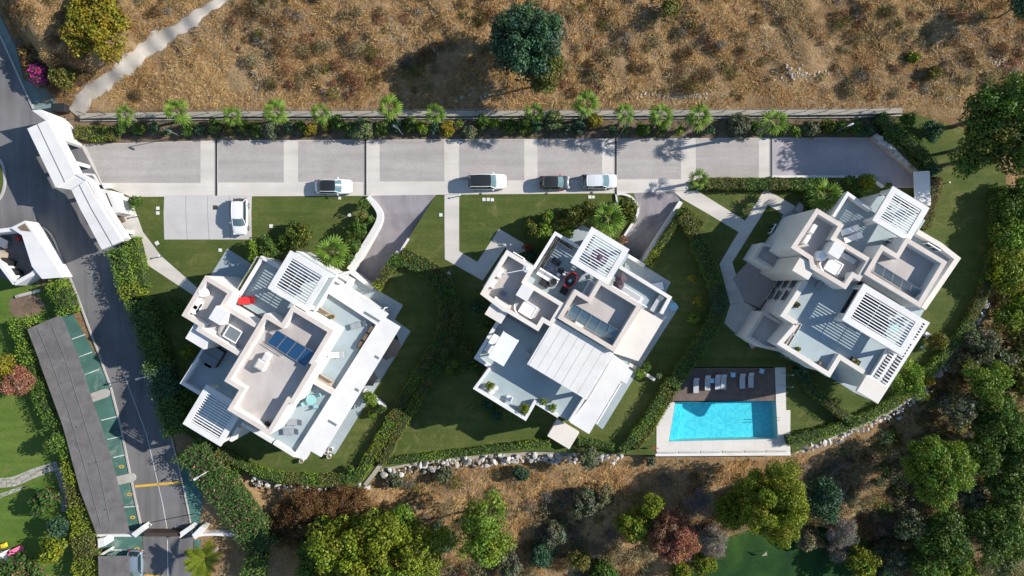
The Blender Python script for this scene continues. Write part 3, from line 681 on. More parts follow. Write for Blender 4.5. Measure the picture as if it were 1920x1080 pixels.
# ------------------------------------------------------------------ houses
class House:
    def __init__(s, label, at, up=0.0):
        s.e = empty("villa", (*PA(*at), 0), label=label, cat="house", group="white villas"); s.up = up; ABS.add(s.e.name)
    def add(s, o, parent=None):
        if parent is None: return child(o, s.e)
        o.parent = parent; o.matrix_parent_inverse = Matrix.Identity(4); return o
    def block(s, name, poly, z1, z0=0.0, mat='plaster', floor=None, sn=True):
        z1 += s.up; z0 = z0 if z0 < 1 else z0 + s.up
        w = WA(poly, z1, sn); b = MB(); b.prism(w, z0 - (5.2 if z0 < 1 else 0), z1 - (.03 if floor else 0)); o = s.add(b.build(name, M[mat]))
        if floor:
            b = MB(); b.prism(w, z1 - .03, z1, bottom=False); s.add(b.build("terrace_floor", M[floor]), o)
        return o
    def roof(s, poly, zp, zd, t=.42, coping='coping', deck='lilac', z0=0.0, sn=True, name="upper_wall"):
        zp += s.up; zd += s.up
        w = WA(poly, zp, sn); wi = inset(w, t); b = MB(); b.ring(w, wi, z0 - 5.2, zp, zd - .3); o = s.add(b.build(name, M['plaster']))
        b = MB(); b.ring(inset(w, -.03), inset(w, t + .03), zp + .002, zp + .07); s.add(b.build("coping", M[coping]), o)
        b = MB(); b.prism(inset(w, .05), zd - .2, zd); s.add(b.build("roof_deck", M[deck])); return o
    def para(s, pts, z1, z0, t=.35, mat='plaster', cap=None, closed=False, name="parapet"):
        z1 += s.up; z0 += s.up
        w = [PA(x, y, z1) for x, y in pts]; b = MB(); b.prism(strip_poly(w, t), z0, z1); o = s.add(b.build(name, M[mat]))
        if cap:
            b = MB(); b.prism(strip_poly(w, t + .05), z1 + .001, z1 + .06); s.add(b.build("coping", M[cap]), o)
        return o
    def pergola(s, c, z, base, n, band=.62, slat=.10, depth=.32, holes=None, posts=(0, 1, 2, 3), rods=2):
        """c: top, right, bottom, left corners of the frame (px). slats run along the long house direction"""
        z += s.up; base += s.up
        c = snap(c); w = [Vector(PA(x, y, z)) for x, y in c]; w0 = [tuple(v) for v in w]
        wc = ccw(w0); wi = inset(wc, band); b = MB(); b.ring(wc, wi, z - depth, z)
        k = len(wc); b.f.append(None); b.f.pop()
        for i in range(k):
            j = (i + 1) % k
            b.face([(*wc[j], z - depth), (*wc[i], z - depth), (*wi[i], z - depth), (*wi[j], z - depth)])
        o = s.add(b.build("pergola", M['plaster']))
        T, R, B, L = [Vector(v) for v in w0]
        uu, vv_ = (R - T), (L - T); lu, lv = uu.length, vv_.length; uu = uu / lu; vv_ = vv_ / lv
        rz = math.atan2(uu.y, uu.x)
        for i in range(n):
            d = band + (lv - 2 * band) * (i + .5) / n
            m = T + vv_ * d + uu * (lu / 2); bb = MB(); bb.box((m.x, m.y, z - .10), (lu - 2 * band + .02, slat, .085), rz); s.add(bb.build("slat", M['white_metal']), o)
        for i in range(rods):
            d = band + (lu - 2 * band) * (i + 1) / (rods + 1); m = T + uu * d + vv_ * (lv / 2); bb = MB()
            bb.box((m.x, m.y, z - .28), (.05, lv - 2 * band + .02, .06), rz); s.add(bb.build("tie_rod", M['white_metal']), o)
        for i in posts:
            cen = (T + R + B + L) / 4; q = Vector(w0[i]); q = q + (cen - q).normalized() * .48; bb = MB(); bb.box((q.x, q.y, (z - depth + base) / 2), (.38, .38, z - depth - base), rz); s.add(bb.build("post", M['plaster']), o)
        return o
    def slots(s, corners, z, n, parent, mat='plaster', slat=.12):
        """slatted opening in a slab: dark well with cross bars"""
        z += s.up
        T, R, B, L = [Vector(PA(x, y, z)) for x, y in snap(corners)]
        uu, vv_ = R - T, L - T; lu, lv = uu.length, vv_.length; uu /= lu; vv_ /= lv; rz = math.atan2(uu.y, uu.x)
        for i in range(n + 1):
            m = T + vv_ * (lv * i / n) + uu * lu / 2; bb = MB(); bb.box((m.x, m.y, z - .12), (lu, slat, .2), rz); s.add(bb.build("cross_bar", M[mat]), parent)
    def window(s, x, y, z, w, h, facing, sill=True, door=False):
        """window on a wall: x, y px of its centre at height z; facing in image degrees (0 right, 90 up)"""
        z += s.up; c = PA(x, y, z); a = math.radians(facing); e = bpy.data.objects.new("door" if door else "window", None)
        link(e); e.location = (c[0], c[1], z); e.rotation_euler = (0, 0, a); child(e, s.e)
        f = MB()
        for dy, dz, sy, sz in ((0, h / 2, w + .1, .08), (0, -h / 2, w + .1, .08), (w / 2, 0, .08, h), (-w / 2, 0, .08, h), (0, 0, .05, h)): f.box((.03, dy, dz), (.12, sy, sz))
        f.build("frame", M['white_metal'], e)
        f = MB(); f.box((.02, 0, 0), (.04, w, h)); f.build("pane", M['glass'], e)
    def slot(s, x, y, z, w, h, facing):
        """narrow recessed opening on a wall"""
        z += s.up; c = PA(x, y, z); b = MB(); b.box((.01, 0, 0), (.05, w, h)); o = b.build("window", M['glass'])
        b = MB(); b.box((.03, 0, -h / 2 - .05), (.14, w + .2, .07)); b.build("sill", M['plaster'], o)
        o.location = (c[0], c[1], z); o.rotation_euler = (0, 0, math.radians(facing)); child(o, s.e)

FU, FV, FNU, FNV = -31, -121, 149, 59      # outward directions of the four facades (u, v, -u, -v)

# ---- left villa
h1 = House("left villa with blue glass solar panels on its roof and red lounger on its terrace", (540, 670))
h1.block("ground_floor", [(487.5, 481), (538, 511), (564, 470), (652, 523), (643, 540), (716, 584), (553, 856), (452, 795), (436, 826), (366, 783), (387, 749), (343, 719), (400, 625), (447, 550)], 3.2, floor='tile')
h1.roof([(387.5, 517.5), (437, 547.5), (422.5, 572.5), (492, 613), (459, 674), (368, 619), (374, 610), (340, 591)], 8.1, 6.95)
h1.roof([(499, 588), (529, 606.5), (548, 573.5), (625, 620), (590, 678), (595.5, 681), (549, 758), (543.5, 754.5), (505, 815), (427.5, 768), (449, 731), (420.6, 713)], 8.3, 7.1)
h1.block("stair_tower", [(367, 601), (405, 624), (379, 654), (348, 634)], 7.7)
h1.block("lift_housing", [(405, 573), (426, 586), (412, 610), (391, 597)], 9.0, 6.9)
sl = h1.block("canopy_slab", [(607.5, 545), (628, 512), (655, 508), (642.5, 537), (728, 588.5), (722, 596), (750, 613), (602, 857), (583, 846), (573, 862), (553, 857), (553, 849), (705, 609)], 3.75, 3.3, sn=False)
h1.block("first_floor", [(488, 482), (532, 508), (557, 470), (631, 516), (588, 583), (556, 564), (535, 600), (425, 575), (447, 552)], 5.2, floor='tile')
h1.para([(490, 484), (448, 553)], 6.0, 5.2, .3); h1.para([(488, 481.5), (534, 509)], 6.0, 5.2, .3)
h1.para([(452, 794), (510, 829)], 3.95, 3.2, .35); h1.para([(513, 830), (553, 855)], 4.05, 3.2, .4)
h1.para([(391, 640), (341.5, 718), (378, 740)], 4.0, 3.2, .4)
h1.para([(587, 714), (625, 736)], 4.2, 3.2, .5, cap='coping')
h1.para([(565, 474), (655, 528)], 4.0, 3.2, .3); h1.para([(612, 545), (628, 519), (655, 510)], 4.4, 3.2, .3)
h1.para([(618, 536), (626, 523), (640, 531)], 4.1, 3.2, .3)
h1.pergola([(545, 469), (620, 516), (574, 583), (500.5, 541)], 7.75, 5.2, 11)
h1.pergola([(387.5, 721.5), (456, 763), (414, 839), (342, 793)], 5.8, 3.2, 13)
h1.block("pergola_wall", [(549, 475), (618, 517), (617, 519), (548, 477)], 7.3, 5.2)
h1.block("garden_stair_wall", [(430, 826), (444, 800), (449, 803), (435, 829)], 3.6)
for (x, y, w_) in ((563, 596, 3.0), (604, 620, 3.0)): h1.window(x + 5, y - 5, 5.1, 2.4, 2.2, FNV)
for (x, y) in ((612, 648), (577, 708), (557, 742)): h1.window(x, y, 5.0, 2.2, 2.2, FU)
h1.window(415, 533, 4.6, 1.6, 1.4, FNV); h1.window(405, 529, 1.6, 1.1, 2.1, FNV, door=True)
for (x, y) in ((690, 590), (660, 640), (625, 700), (590, 760)): h1.window(x + 24, y + 4, 1.3, 2.6, 2.2, FU)
for (x, y, l) in ((697, 594, 34), (706.5, 670, 9), (669, 731, 8), (623, 793, 18)):
    b = MB(); c = PA(x, y, 3.77); b.box((c[0], c[1], 3.765), (M_(l, 3.8), .28, .02), -ANG); h1.add(b.build("skylight_slot", M['spa_cover']))

# ---- middle villa
h2 = House("middle villa with a broad ribbed white awning roof beside its solar panels", (1070, 640))
h2.block("ground_floor", [(1041, 437), (1100, 472), (1118, 440), (1180, 477), (1165, 502), (1252, 556), (1105, 800), (1047, 780), (1004, 754), (984, 786), (891, 728), (918, 690), (893, 673), (935, 603), (985, 530), (1000, 503)], 5.18, floor='tile')
h2.roof([(952, 470), (1003.5, 501), (987.5, 527.5), (1059, 570), (1034, 613), (1020, 605), (1008, 620), (950, 585), (943, 583), (902, 545)], 8.1, 6.95, coping='cream')
h2.roof([(1077.5, 542), (1104, 558.5), (1124.5, 523.5), (1205, 573), (1150, 658), (1046, 597)], 8.3, 7.1)
h2.block("stair_tower", [(930, 556), (963, 575), (936, 606), (908, 588)], 7.8, mat='cream')
h2.block("lift_housing", [(980, 531.5), (1001, 544), (988, 566), (967, 553)], 9.0, 6.9)
h2.block("canopy_slab", [(1202, 577.5), (1243, 601), (1197, 677), (1150, 662)], 5.75, 5.3, mat='cream', sn=False)
h2.block("canopy_slab", [(1151, 665), (1181, 686), (1104.5, 814), (1068.5, 792), (1101, 750)], 5.7, 5.25, sn=False)
h2.block("canopy_slab", [(1178, 690), (1187, 697), (1175, 720), (1164, 713)], 5.55, 5.2, sn=False)
h2.block("garden_platform", [(1045, 787), (1086, 811), (1068, 842), (1026, 818)], -1.2, mat='cream')
h2.para([(1001, 503), (1041.5, 437.5), (1085, 463)], 6.0, 5.2, .35)
h2.para([(1162, 500), (1256, 558), (1240, 588)], 6.05, 5.2, .4)
h2.para([(934, 603), (893, 671), (919, 688)], 6.05, 5.2, .4)
h2.para([(918, 692), (891, 728), (985, 785.5), (1003, 754), (1047, 781)], 6.05, 5.2, .35)
h2.para([(1068, 790), (1100, 740)], 5.95, 5.2, .3)
h2.pergola([(1111, 425), (1181.5, 469), (1140, 532), (1067, 493.5)], 7.75, 5.2, 11)
aw = h2.pergola([(1041, 596), (1151, 665), (1099, 750), (988, 682)], 7.75, 5.2, 1, .35, .05, .3, rods=0)
T, R, B_, L = [Vector(PA(x, y, 7.77)) for x, y in snap([(1041, 596), (1151, 665), (1099, 750), (988, 682)])]
for k in range(7):
    q = [T.lerp(R, .025 + .95 * k / 7 + .0015), T.lerp(R, .025 + .95 * (k + 1) / 7 - .0015), L.lerp(B_, .025 + .95 * (k + 1) / 7 - .0015), L.lerp(B_, .025 + .95 * k / 7 + .0015)]
    q = [(v.x, v.y) for v in q]; b = MB(); b.prism(ccw(inset(ccw(q), .004)), 7.65, 7.78 - .006 * (k % 2)); h2.add(b.build("awning_panel", M['awn']), aw)
h2.para([(950, 588), (1008, 622)], 6.1, 5.22, .6, 'spa_cover', name="kitchen_counter")
for (x, y) in ((1192, 573), (1160, 553)): h2.window(x + 1, y - 7, 6.4, 2.2, 2.0, FNV)
for (x, y) in ((972, 480), (990, 493)): h2.window(x + 1, y - 0, 4.5, 1.4, 1.3, FNV)
h2.window(926, 509, 1.5, 1.2, 2.1, FNU, door=True); h2.window(936, 492, 4.8, 1.6, 1.4, FNU); h2.window(915, 527, 4.8, 1.6, 1.4, FNU)
for (x, y) in ((1222, 615), (1198, 655), (1150, 735), (1128, 772)): h2.window(x, y, 1.3, 2.6, 2.2, FU)

# ---- right villa (one storey taller)
h3 = House("right villa with two slatted pergolas and a windowed white wall facing the middle villa", (1600, 560), 1.0)
h3.block("middle_floor", [(1590, 363), (1632, 388), (1650, 362), (1735, 413), (1720, 437), (1792, 484), (1641, 735), (1625, 702), (1575, 669), (1554, 701), (1462, 645), (1494, 608), (1469, 591), (1511, 526), (1500, 506), (1562, 407)], 5.18, floor='tile', sn=False)
h3.roof([(1531, 391), (1581.5, 421.5), (1567, 446), (1634.5, 487), (1611, 527), (1600, 520), (1585, 542), (1520, 503), (1517, 486), (1483, 464)], 8.1, 6.95, sn=False)
h3.roof([(1651, 458), (1680, 475.5), (1699.5, 446), (1775, 491), (1724, 576), (1622, 514)], 8.3, 7.1)
h3.block("stair_tower", [(1501, 480), (1532, 499), (1515, 525), (1486, 507)], 7.9, mat='cream')
h3.block("lift_housing", [(1566, 452), (1586, 464), (1572, 486), (1552, 474)], 9.0, 6.9)
h3.block("canopy_slab", [(1728, 596), (1744, 605), (1646, 757.5), (1608, 733), (1626, 703), (1633, 704), (1664, 654), (1690, 665)], 5.7, 5.25, mat='plaster', sn=False)
h3.block("canopy_slab", [(1625, 703), (1662.5, 727.5), (1646, 757.5), (1607.5, 732.5)], 5.77, 5.35, mat='cream')
h3.roof([(1429, 455), (1500, 472), (1500, 520), (1448, 505), (1412, 484)], 1.9, 1.45, .3, sn=False, name="porch_wall")
h3.roof([(1431, 584), (1480, 612), (1480, 662), (1433, 653), (1400.5, 632)], 1.5, 1.1, .3, sn=False, name="porch_wall")
h3.para([(1563, 406), (1590, 363), (1634, 394)], 6.0, 5.2, .35)
h3.para([(1719, 434), (1762, 459), (1795, 485), (1731, 579)], 6.05, 5.2, .5, cap='cream')
h3.para([(1511, 527), (1469, 591), (1494, 606.5)], 6.05, 5.2, .5, cap='cream'); h3.para([(1493, 609), (1462.5, 644), (1554, 702), (1574, 669), (1620, 698)], 6.05, 5.2, .45, cap='cream')
h3.para([(1574, 667), (1560, 692)], 6.1, 5.2, .3)
h3.pergola([(1675, 348.5), (1744, 391), (1706, 450), (1633, 416.5)], 7.75, 5.2, 11)
h3.pergola([(1622, 532.5), (1737.5, 602), (1688, 667), (1577.5, 597.5)], 7.75, 5.2, 10, band=.7)
h3.block("pergola_wall", [(1648, 404), (1650, 405), (1641, 420), (1639, 419)], 7.3, 5.2)
h3.block("pergola_wall", [(1582, 600), (1590, 588), (1592, 589), (1584, 601)], 7.4, 5.2)
# slatted strips of the lower canopy
zb3 = 5.72
for (c, n) in (([(1669, 659), (1677, 664), (1648, 709), (1640, 704)], 9), ([(1701, 639), (1710, 645), (1663, 720), (1654, 714)], 14), ([(1727.5, 602), (1735, 607), (1717, 636), (1709, 631)], 6)):
    T, R, B_, L = [Vector(PA(x, y, zb3 + 1)) for x, y in c]
    q = [(v.x, v.y) for v in (T, R, B_, L)]
    b = MB(); b.prism(ccw(q), zb3 + .97, zb3 + 1.0); o = h3.add(b.build("opening_shade_sheet", M['darkmetal']))  # solid dark sheet, its colour stands for the shade below the slats
    for k in range(n + 1):
        a, d_ = T.lerp(L, k / n), R.lerp(B_, k / n); m = (a + d_) / 2; dv = d_ - a
        bb = MB(); bb.box((m.x, m.y, zb3 + 1.04), (dv.length, .14, .08), math.atan2(dv.y, dv.x)); h3.add(bb.build("cross_bar", M['plaster']), o)
for (x, y, z) in ((1486, 531, 3.8), (1472, 530.5, 1.6), (1459, 530, -.4), (1471, 554, 3.8), (1457, 553, 1.6), (1445, 552, -.4)): h3.slot(x, y, z - h3.up, 1.25, .6, FNU)
for (x, y) in ((1472, 440), (1456, 462)): h3.slot(x + 18, y - 15, 3.0, 1.2, .5, FNU)
h3.window(1444, 430, -1.5, 1.2, 2.1, FNU, door=True)
for (x, y) in ((1414, 588), (1404, 604)): h3.slot(x, y, -1.9, 1.3, 1.0, FNU)
for (x, y) in ((1668, 458), (1742, 464)): h3.window(x, y, 5.2, 1.6, 1.8, FNV)
for (x, y) in ((1765, 520), (1740, 560), (1700, 640), (1672, 690)): h3.window(x - 6, y, -1.4, 2.4, 2.0, FU); 
for (x, y) in ((1500, 655), (1530, 674)): h3.window(x - 8, y + 3, 1.2, 2.0, 1.6, FV)

# ------------------------------------------------------------------ gatehouse
gh = empty("gatehouse", (*P(160, 340), 0), label="long white stepped gatehouse canopy beside the street", cat="gatehouse")
def part(name, poly, z1, z0, mat='plaster', root=None, sub=None):
    b = MB(); b.prism(W(poly, z1), z0, z1); o = b.build(name, M[mat])
    if sub is not None: o.parent = sub; return o
    return child(o, root or gh)
r1 = part("roof_slab", [(51, 241), (88, 225), (141, 326), (104, 351)], 4.7, 4.3, 'awn')
r2 = part("roof_slab", [(134, 356), (160, 339), (229, 452), (191, 468)], 4.8, 4.4, 'awn')
part("roof_joint", [(69, 233), (70.5, 232.3), (122, 341), (120.5, 342)], 4.715, 4.69, 'metal', sub=r1); part("roof_joint", [(147.5, 347), (149, 346), (211.5, 460), (210, 461)], 4.815, 4.79, 'metal', sub=r2)
part("canopy_link", [(104, 351), (141, 326), (165, 340), (135, 356)], 4.5, 4.2, 'awn')
part("back_wall", [(60, 207), (77, 205.5), (92, 222), (112, 260), (106, 263), (86, 226)], 4.3, -.1)
part("fascia", [(88, 226), (93, 223), (146, 323), (141, 327)], 4.5, 3.6)
part("fascia", [(141, 327), (146, 323), (166, 334), (172, 342), (236, 446), (229, 451), (165, 341)], 4.6, 3.5)
part("booth", [(188, 358), (206, 357), (225, 398), (210, 402)], 2.7, -.1)
part("booth_sign_slot", [(198, 362), (200, 362), (211, 388), (209, 388)], 2.72, 2.69, 'darkmetal')
part("porch_ledge", [(208, 401), (224, 394), (226, 400), (212, 405)], 2.2, 1.9)
part("grille_frame", [(157, 324), (176, 326), (188, 346), (184, 347), (174, 329), (158, 328)], 2.0, 1.85)
for i, (x, y) in enumerate(((88, 244), (118, 300), (160, 352), (205, 430))):
    b = MB(); c = P(x + 6, y, 4.2); b.box((c[0], c[1], 2.1), (.35, .35, 4.3), -ANG); child(b.build("column", M['plaster']), gh)
part("planter", [(189, 343), (201, 344), (205, 352), (195, 355)], .5, -.1, 'plaster'); part("planter", [(218, 403), (227, 402), (232, 414), (223, 418)], .5, -.1, 'soil')

# walled yard on the left
yd = empty("walled_yard", (*P(40, 480), 0), label="white walled refuse yard with an open dark court beside the street", cat="yard")
part("yard_roof", [(21, 428), (48, 414), (61, 433), (117, 520), (79, 523), (60, 500), (41, 441)], 2.4, 2.1, root=yd)
part("yard_floor", [(-40, 440), (21, 428), (60, 440), (79, 523), (30, 533), (-40, 500)], .02, -.02, 'asphalt', root=yd)
for q in ([(-30, 478), (0, 496), (27, 532)], [(27, 532), (60, 514), (70, 503)], [(112, 520), (58, 430), (48, 417)], [(48, 417), (22, 430), (-30, 436)]):
    o = wall("yard_wall", "", q, .45, -.1, 2.1)
    if "category" in o: del o["category"]
    child(o, yd)
part("planter_soil", [(33, 426), (46, 419), (57, 434), (40, 432)], 2.46, 2.38, 'soil', root=yd)

# lower street gate
gt = empty("street_gate", (*P(305, 1000), 0), label="white gate wall with slanted piers and a brown sliding gate across the street", cat="gate")
part("gate_leaf", [(270, 999), (338, 999), (338, 1006), (270, 1006)], 1.5, .05, 'brown', root=gt)
for q in ([(246, 1001), (266, 986), (273, 992), (254, 1008)], [(333, 1001), (354, 987), (362, 991), (338, 1009)], [(360, 1003), (376, 987), (385, 990), (366, 1012)]): part("pier", q, 1.5, -.1, root=gt)
for q in ([(171, 1004), (252, 1004)], [(368, 1004), (400, 1002), (462, 1005)]):
    o = wall("gate_wall", "", q, .3, -3, 1.2)
    if "category" in o: del o["category"]
    child(o, gt)
part("meter_box", [(183, 1010), (196, 1008), (196, 1024), (184, 1028)], 1.9, -.1, root=gt); part("low_wall", [(186, 1040), (206, 1028), (209, 1031), (190, 1043)], .7, -.1, root=gt)

# shade net carports
def carport(name, label, outl, z, posts, ribs):
    e = empty(name, (*P(*outl[0]), 0), label=label, cat="carport"); 
    w = W(outl, z); b = MB(); b.prism(w, z - .02, z); child(b.build("shade_net", M['net']), e)
    for (x0, y0, x1, y1) in ribs:
        b = MB(); b.tube([P3(x0, y0, z + .05), P3(x1, y1, z + .05)], [.022, .022], 6); child(b.build("rail", M['spa_cover']), e)
    for (x, y) in posts:
        b = MB(); x_, y_ = P(x, y, z); b.tube([(x_, y_, -.1), (x_, y_, z)], [.07, .07], 8); child(b.build("post", M['metal']), e)
carport("shade_carport", "long worn grey shade net over the parking bays", [(51, 617), (112, 591), (121, 605), (168, 735), (192, 805), (206, 850), (228, 930), (243, 999), (181, 1001), (150, 920), (118, 800), (76, 685)], 2.6,
        [(88, 648), (104, 645), (101, 685), (118, 680), (114, 718), (131, 713), (143, 800), (159, 795), (166, 870), (179, 866), (196, 955)],
        [(70, 615, 128, 770), (128, 770, 165, 895), (165, 895, 190, 990), (95, 604, 150, 762), (150, 762, 186, 880), (186, 880, 206, 980), (84, 649, 150, 628), (97, 687, 158, 665), (112, 720, 167, 700), (128, 763, 178, 745), (140, 803, 191, 785), (160, 838, 203, 822), (170, 872, 211, 856), (192, 958, 233, 948)])
carport("shade_carport", "small grey shade net roof over the parked blue car", [(184, 1043), (243, 1042), (244, 1130), (186, 1130)], 2.6, [(192, 1050), (238, 1050)], [(186, 1060, 243, 1059)])
# ------------------------------------------------------------------ vegetation
def leaf_quads(c, nrm, L, Wd, rng, tilt=.6):
    """leaf-shaped quads at points c roughly facing nrm"""
    n = len(c)
    nn = nrm + rng.normal(0, tilt, (n, 3)); nn /= np.linalg.norm(nn, axis=1, keepdims=True) + 1e-9
    t = rng.normal(0, 1, (n, 3)); t -= (t * nn).sum(1, keepdims=True) * nn; t /= np.linalg.norm(t, axis=1, keepdims=True) + 1e-9
    b = np.cross(nn, t); L = (L * rng.uniform(.6, 1.3, n))[:, None]; Wd = (Wd * rng.uniform(.6, 1.3, n))[:, None]
    v = np.stack([c - t * L * .5, c + b * Wd * .5 + t * L * .08, c + t * L * .5 - nn * L * .12, c - b * Wd * .5 + t * L * .08], 1)
    return v.reshape(-1, 3)
PAL = {  # (shade a, shade b, accent, accent share)
    'dark': ((.026, .070, .038), (.062, .125, .065), (.09, .16, .08), .2), 'mid': ((.036, .085, .015), (.092, .160, .028), (.14, .21, .035), .2),
    'bright': ((.065, .135, .015), (.16, .245, .030), (.22, .29, .035), .2), 'lime': ((.085, .130, .010), (.19, .225, .018), (.26, .28, .025), .2),
    'yellow': ((.13, .125, .014), (.26, .22, .02), (.34, .27, .03), .2), 'olive': ((.07, .082, .017), (.155, .155, .034), (.21, .185, .045), .2),
    'grey': ((.075, .092, .05), (.15, .17, .10), (.2, .21, .13), .2), 'pale': ((.10, .14, .055), (.2, .24, .10), (.26, .29, .14), .2),
    'rust': ((.17, .070, .042), (.31, .140, .085), (.37, .20, .12), .25), 'brown': ((.085, .045, .018), (.18, .10, .04), (.24, .15, .06), .2),
    'dead': ((.15, .13, .115), (.26, .235, .21), (.30, .27, .25), .2), 'flower': ((.035, .085, .018), (.085, .15, .034), (.45, .13, .16), .05),
    'magenta': ((.05, .06, .03), (.10, .10, .04), (.50, .03, .30), .45), 'redleaf': ((.22, .03, .018), (.36, .07, .03), (.18, .13, .03), .25),
    'straw': ((.20, .14, .07), (.38, .27, .14), (.44, .33, .19), .2), 'scrub': ((.14, .122, .06), (.27, .235, .125), (.33, .29, .17), .2), 'mixed': ((.035, .075, .014), (.085, .125, .024), (.24, .20, .03), .25)}
def cols_for(pal, nleaf, rng, lobe=None):
    a, b, c, sh = PAL[pal]; a, b, c = np.array(a), np.array(b), np.array(c)
    t = rng.uniform(0, 1, nleaf) if lobe is None else np.clip(.5 * lobe + .5 * rng.uniform(0, 1, nleaf) + rng.normal(0, .08, nleaf), 0, 1)
    col = a + (b - a) * t[:, None]; m = rng.uniform(0, 1, nleaf) < sh; col[m] = c * rng.uniform(.75, 1.15, (m.sum(), 1))
    return np.repeat(np.clip(col, 0, 1), 4, 0)
def crown_mesh(name, R, Rz, pal, rng, leaf=.30, dens=55, lobesize=.95, asp=.62, ry=1.0, parent=None, irregular=.14):
    nl = int(np.clip(8.0 * (R * R * ry) / (lobesize ** 2), 7, 900))
    # lobes over the upper part of an uneven ellipsoid
    u = rng.uniform(0, 1, nl); ph = rng.uniform(0, 2 * np.pi, nl); cz = 1 - u * 1.35; sz = np.sqrt(np.clip(1 - cz ** 2, 0, 1))
    k = 1 + irregular * np.sin(3 * ph + rng.uniform(0, 6)) + irregular * .8 * np.sin(5 * ph + rng.uniform(0, 6)); rad = np.clip(rng.normal(.84, .12, nl), .35, .98) * k
    inner = rng.uniform(0, 1, nl) < .30; rad = np.where(inner, rad * rng.uniform(.35, .75, nl), rad)
    lr = lobesize * rng.uniform(.55, 1.25, nl) * min(1, R / 1.6 + .3)
    rr = max(R - lobesize * .5, R * .5); rz = max(Rz - lobesize * .4, Rz * .5)
    lc = np.stack([sz * np.cos(ph) * rad * rr, sz * np.sin(ph) * rad * rr * ry, cz * rad * rz], 1)
    per = np.maximum((dens * lr ** 2 * 1.9 * (.30 / leaf) ** 1.2).astype(int), 6); idx = np.repeat(np.arange(nl), per); n = len(idx)
    d = rng.normal(0, 1, (n, 3)); d[:, 2] += .45; d /= np.linalg.norm(d, axis=1, keepdims=True)
    c = lc[idx] + d * lr[idx][:, None] * rng.uniform(.72, 1.06, n)[:, None] * np.array([1, 1, .85])
    v = leaf_quads(c, d, leaf * 1.12, leaf * asp * 1.18, rng); f = np.arange(len(v)).reshape(-1, 4)
    tint = np.stack([rng.uniform(.84, 1.2, nl), rng.uniform(.86, 1.16, nl), rng.uniform(.75, 1.25, nl)], 1)      # clumps differ a little in tone
    return np_mesh(name, v, f, M['leaf'], np.clip(cols_for(pal, n, rng, rng.uniform(0, 1, nl)[idx]) * np.repeat(tint[idx], 4, 0), 0, 1), parent)
def trunk_mesh(name, h, r, spread, rng, parent, limbs=5, mat='bark'):
    b = MB(); j = lambda s: rng.uniform(-s, s); top = (j(.25), j(.25), h)
    b.tube([(0, 0, -.4), (j(.1), j(.1), h * .4), top], [r * 1.25, r, r * .7], 8)
    for k in range(limbs):
        a = 2 * math.pi * k / limbs + j(.4); e = spread * rng.uniform(.45, .75)
        b.tube([(top[0], top[1], h * rng.uniform(.7, .98)), (math.cos(a) * e * .5, math.sin(a) * e * .5, h + spread * .25), (math.cos(a) * e, math.sin(a) * e, h + spread * rng.uniform(.3, .6))], [r * .5, r * .35, r * .12], 6)
    return b.build(name, M[mat], parent)
seedc = [100]
def plant(kind, label, px, py, rpx, pal, hc, Rz=None, ry=1.0, leaf=.28, dens=55, lobe=.95, cat="tree", group=None, asp=.72, rot=0.0, irregular=.14):
    """a tree or shrub whose crown centre stands hc metres up, over the ground below that pixel"""
    seedc[0] += 1; rng = np.random.default_rng(seedc[0])
    x, y, z = G(px, py, hc); R = M_(rpx, z + hc); Rz = Rz or R * .8
    e = empty(kind, (x, y, z), rot, label, cat, group)
    tree = cat == "tree"
    o = crown_mesh("crown" if tree else "foliage", R, Rz, pal, rng, leaf, dens, lobe, asp, ry, e, irregular); o.location = (0, 0, hc)
    trunk_mesh("trunk" if tree else "stem", max(hc - Rz * .35, .15), max(.06, R * .06), R * .8, rng, e, 6 if tree else 3)
    return e
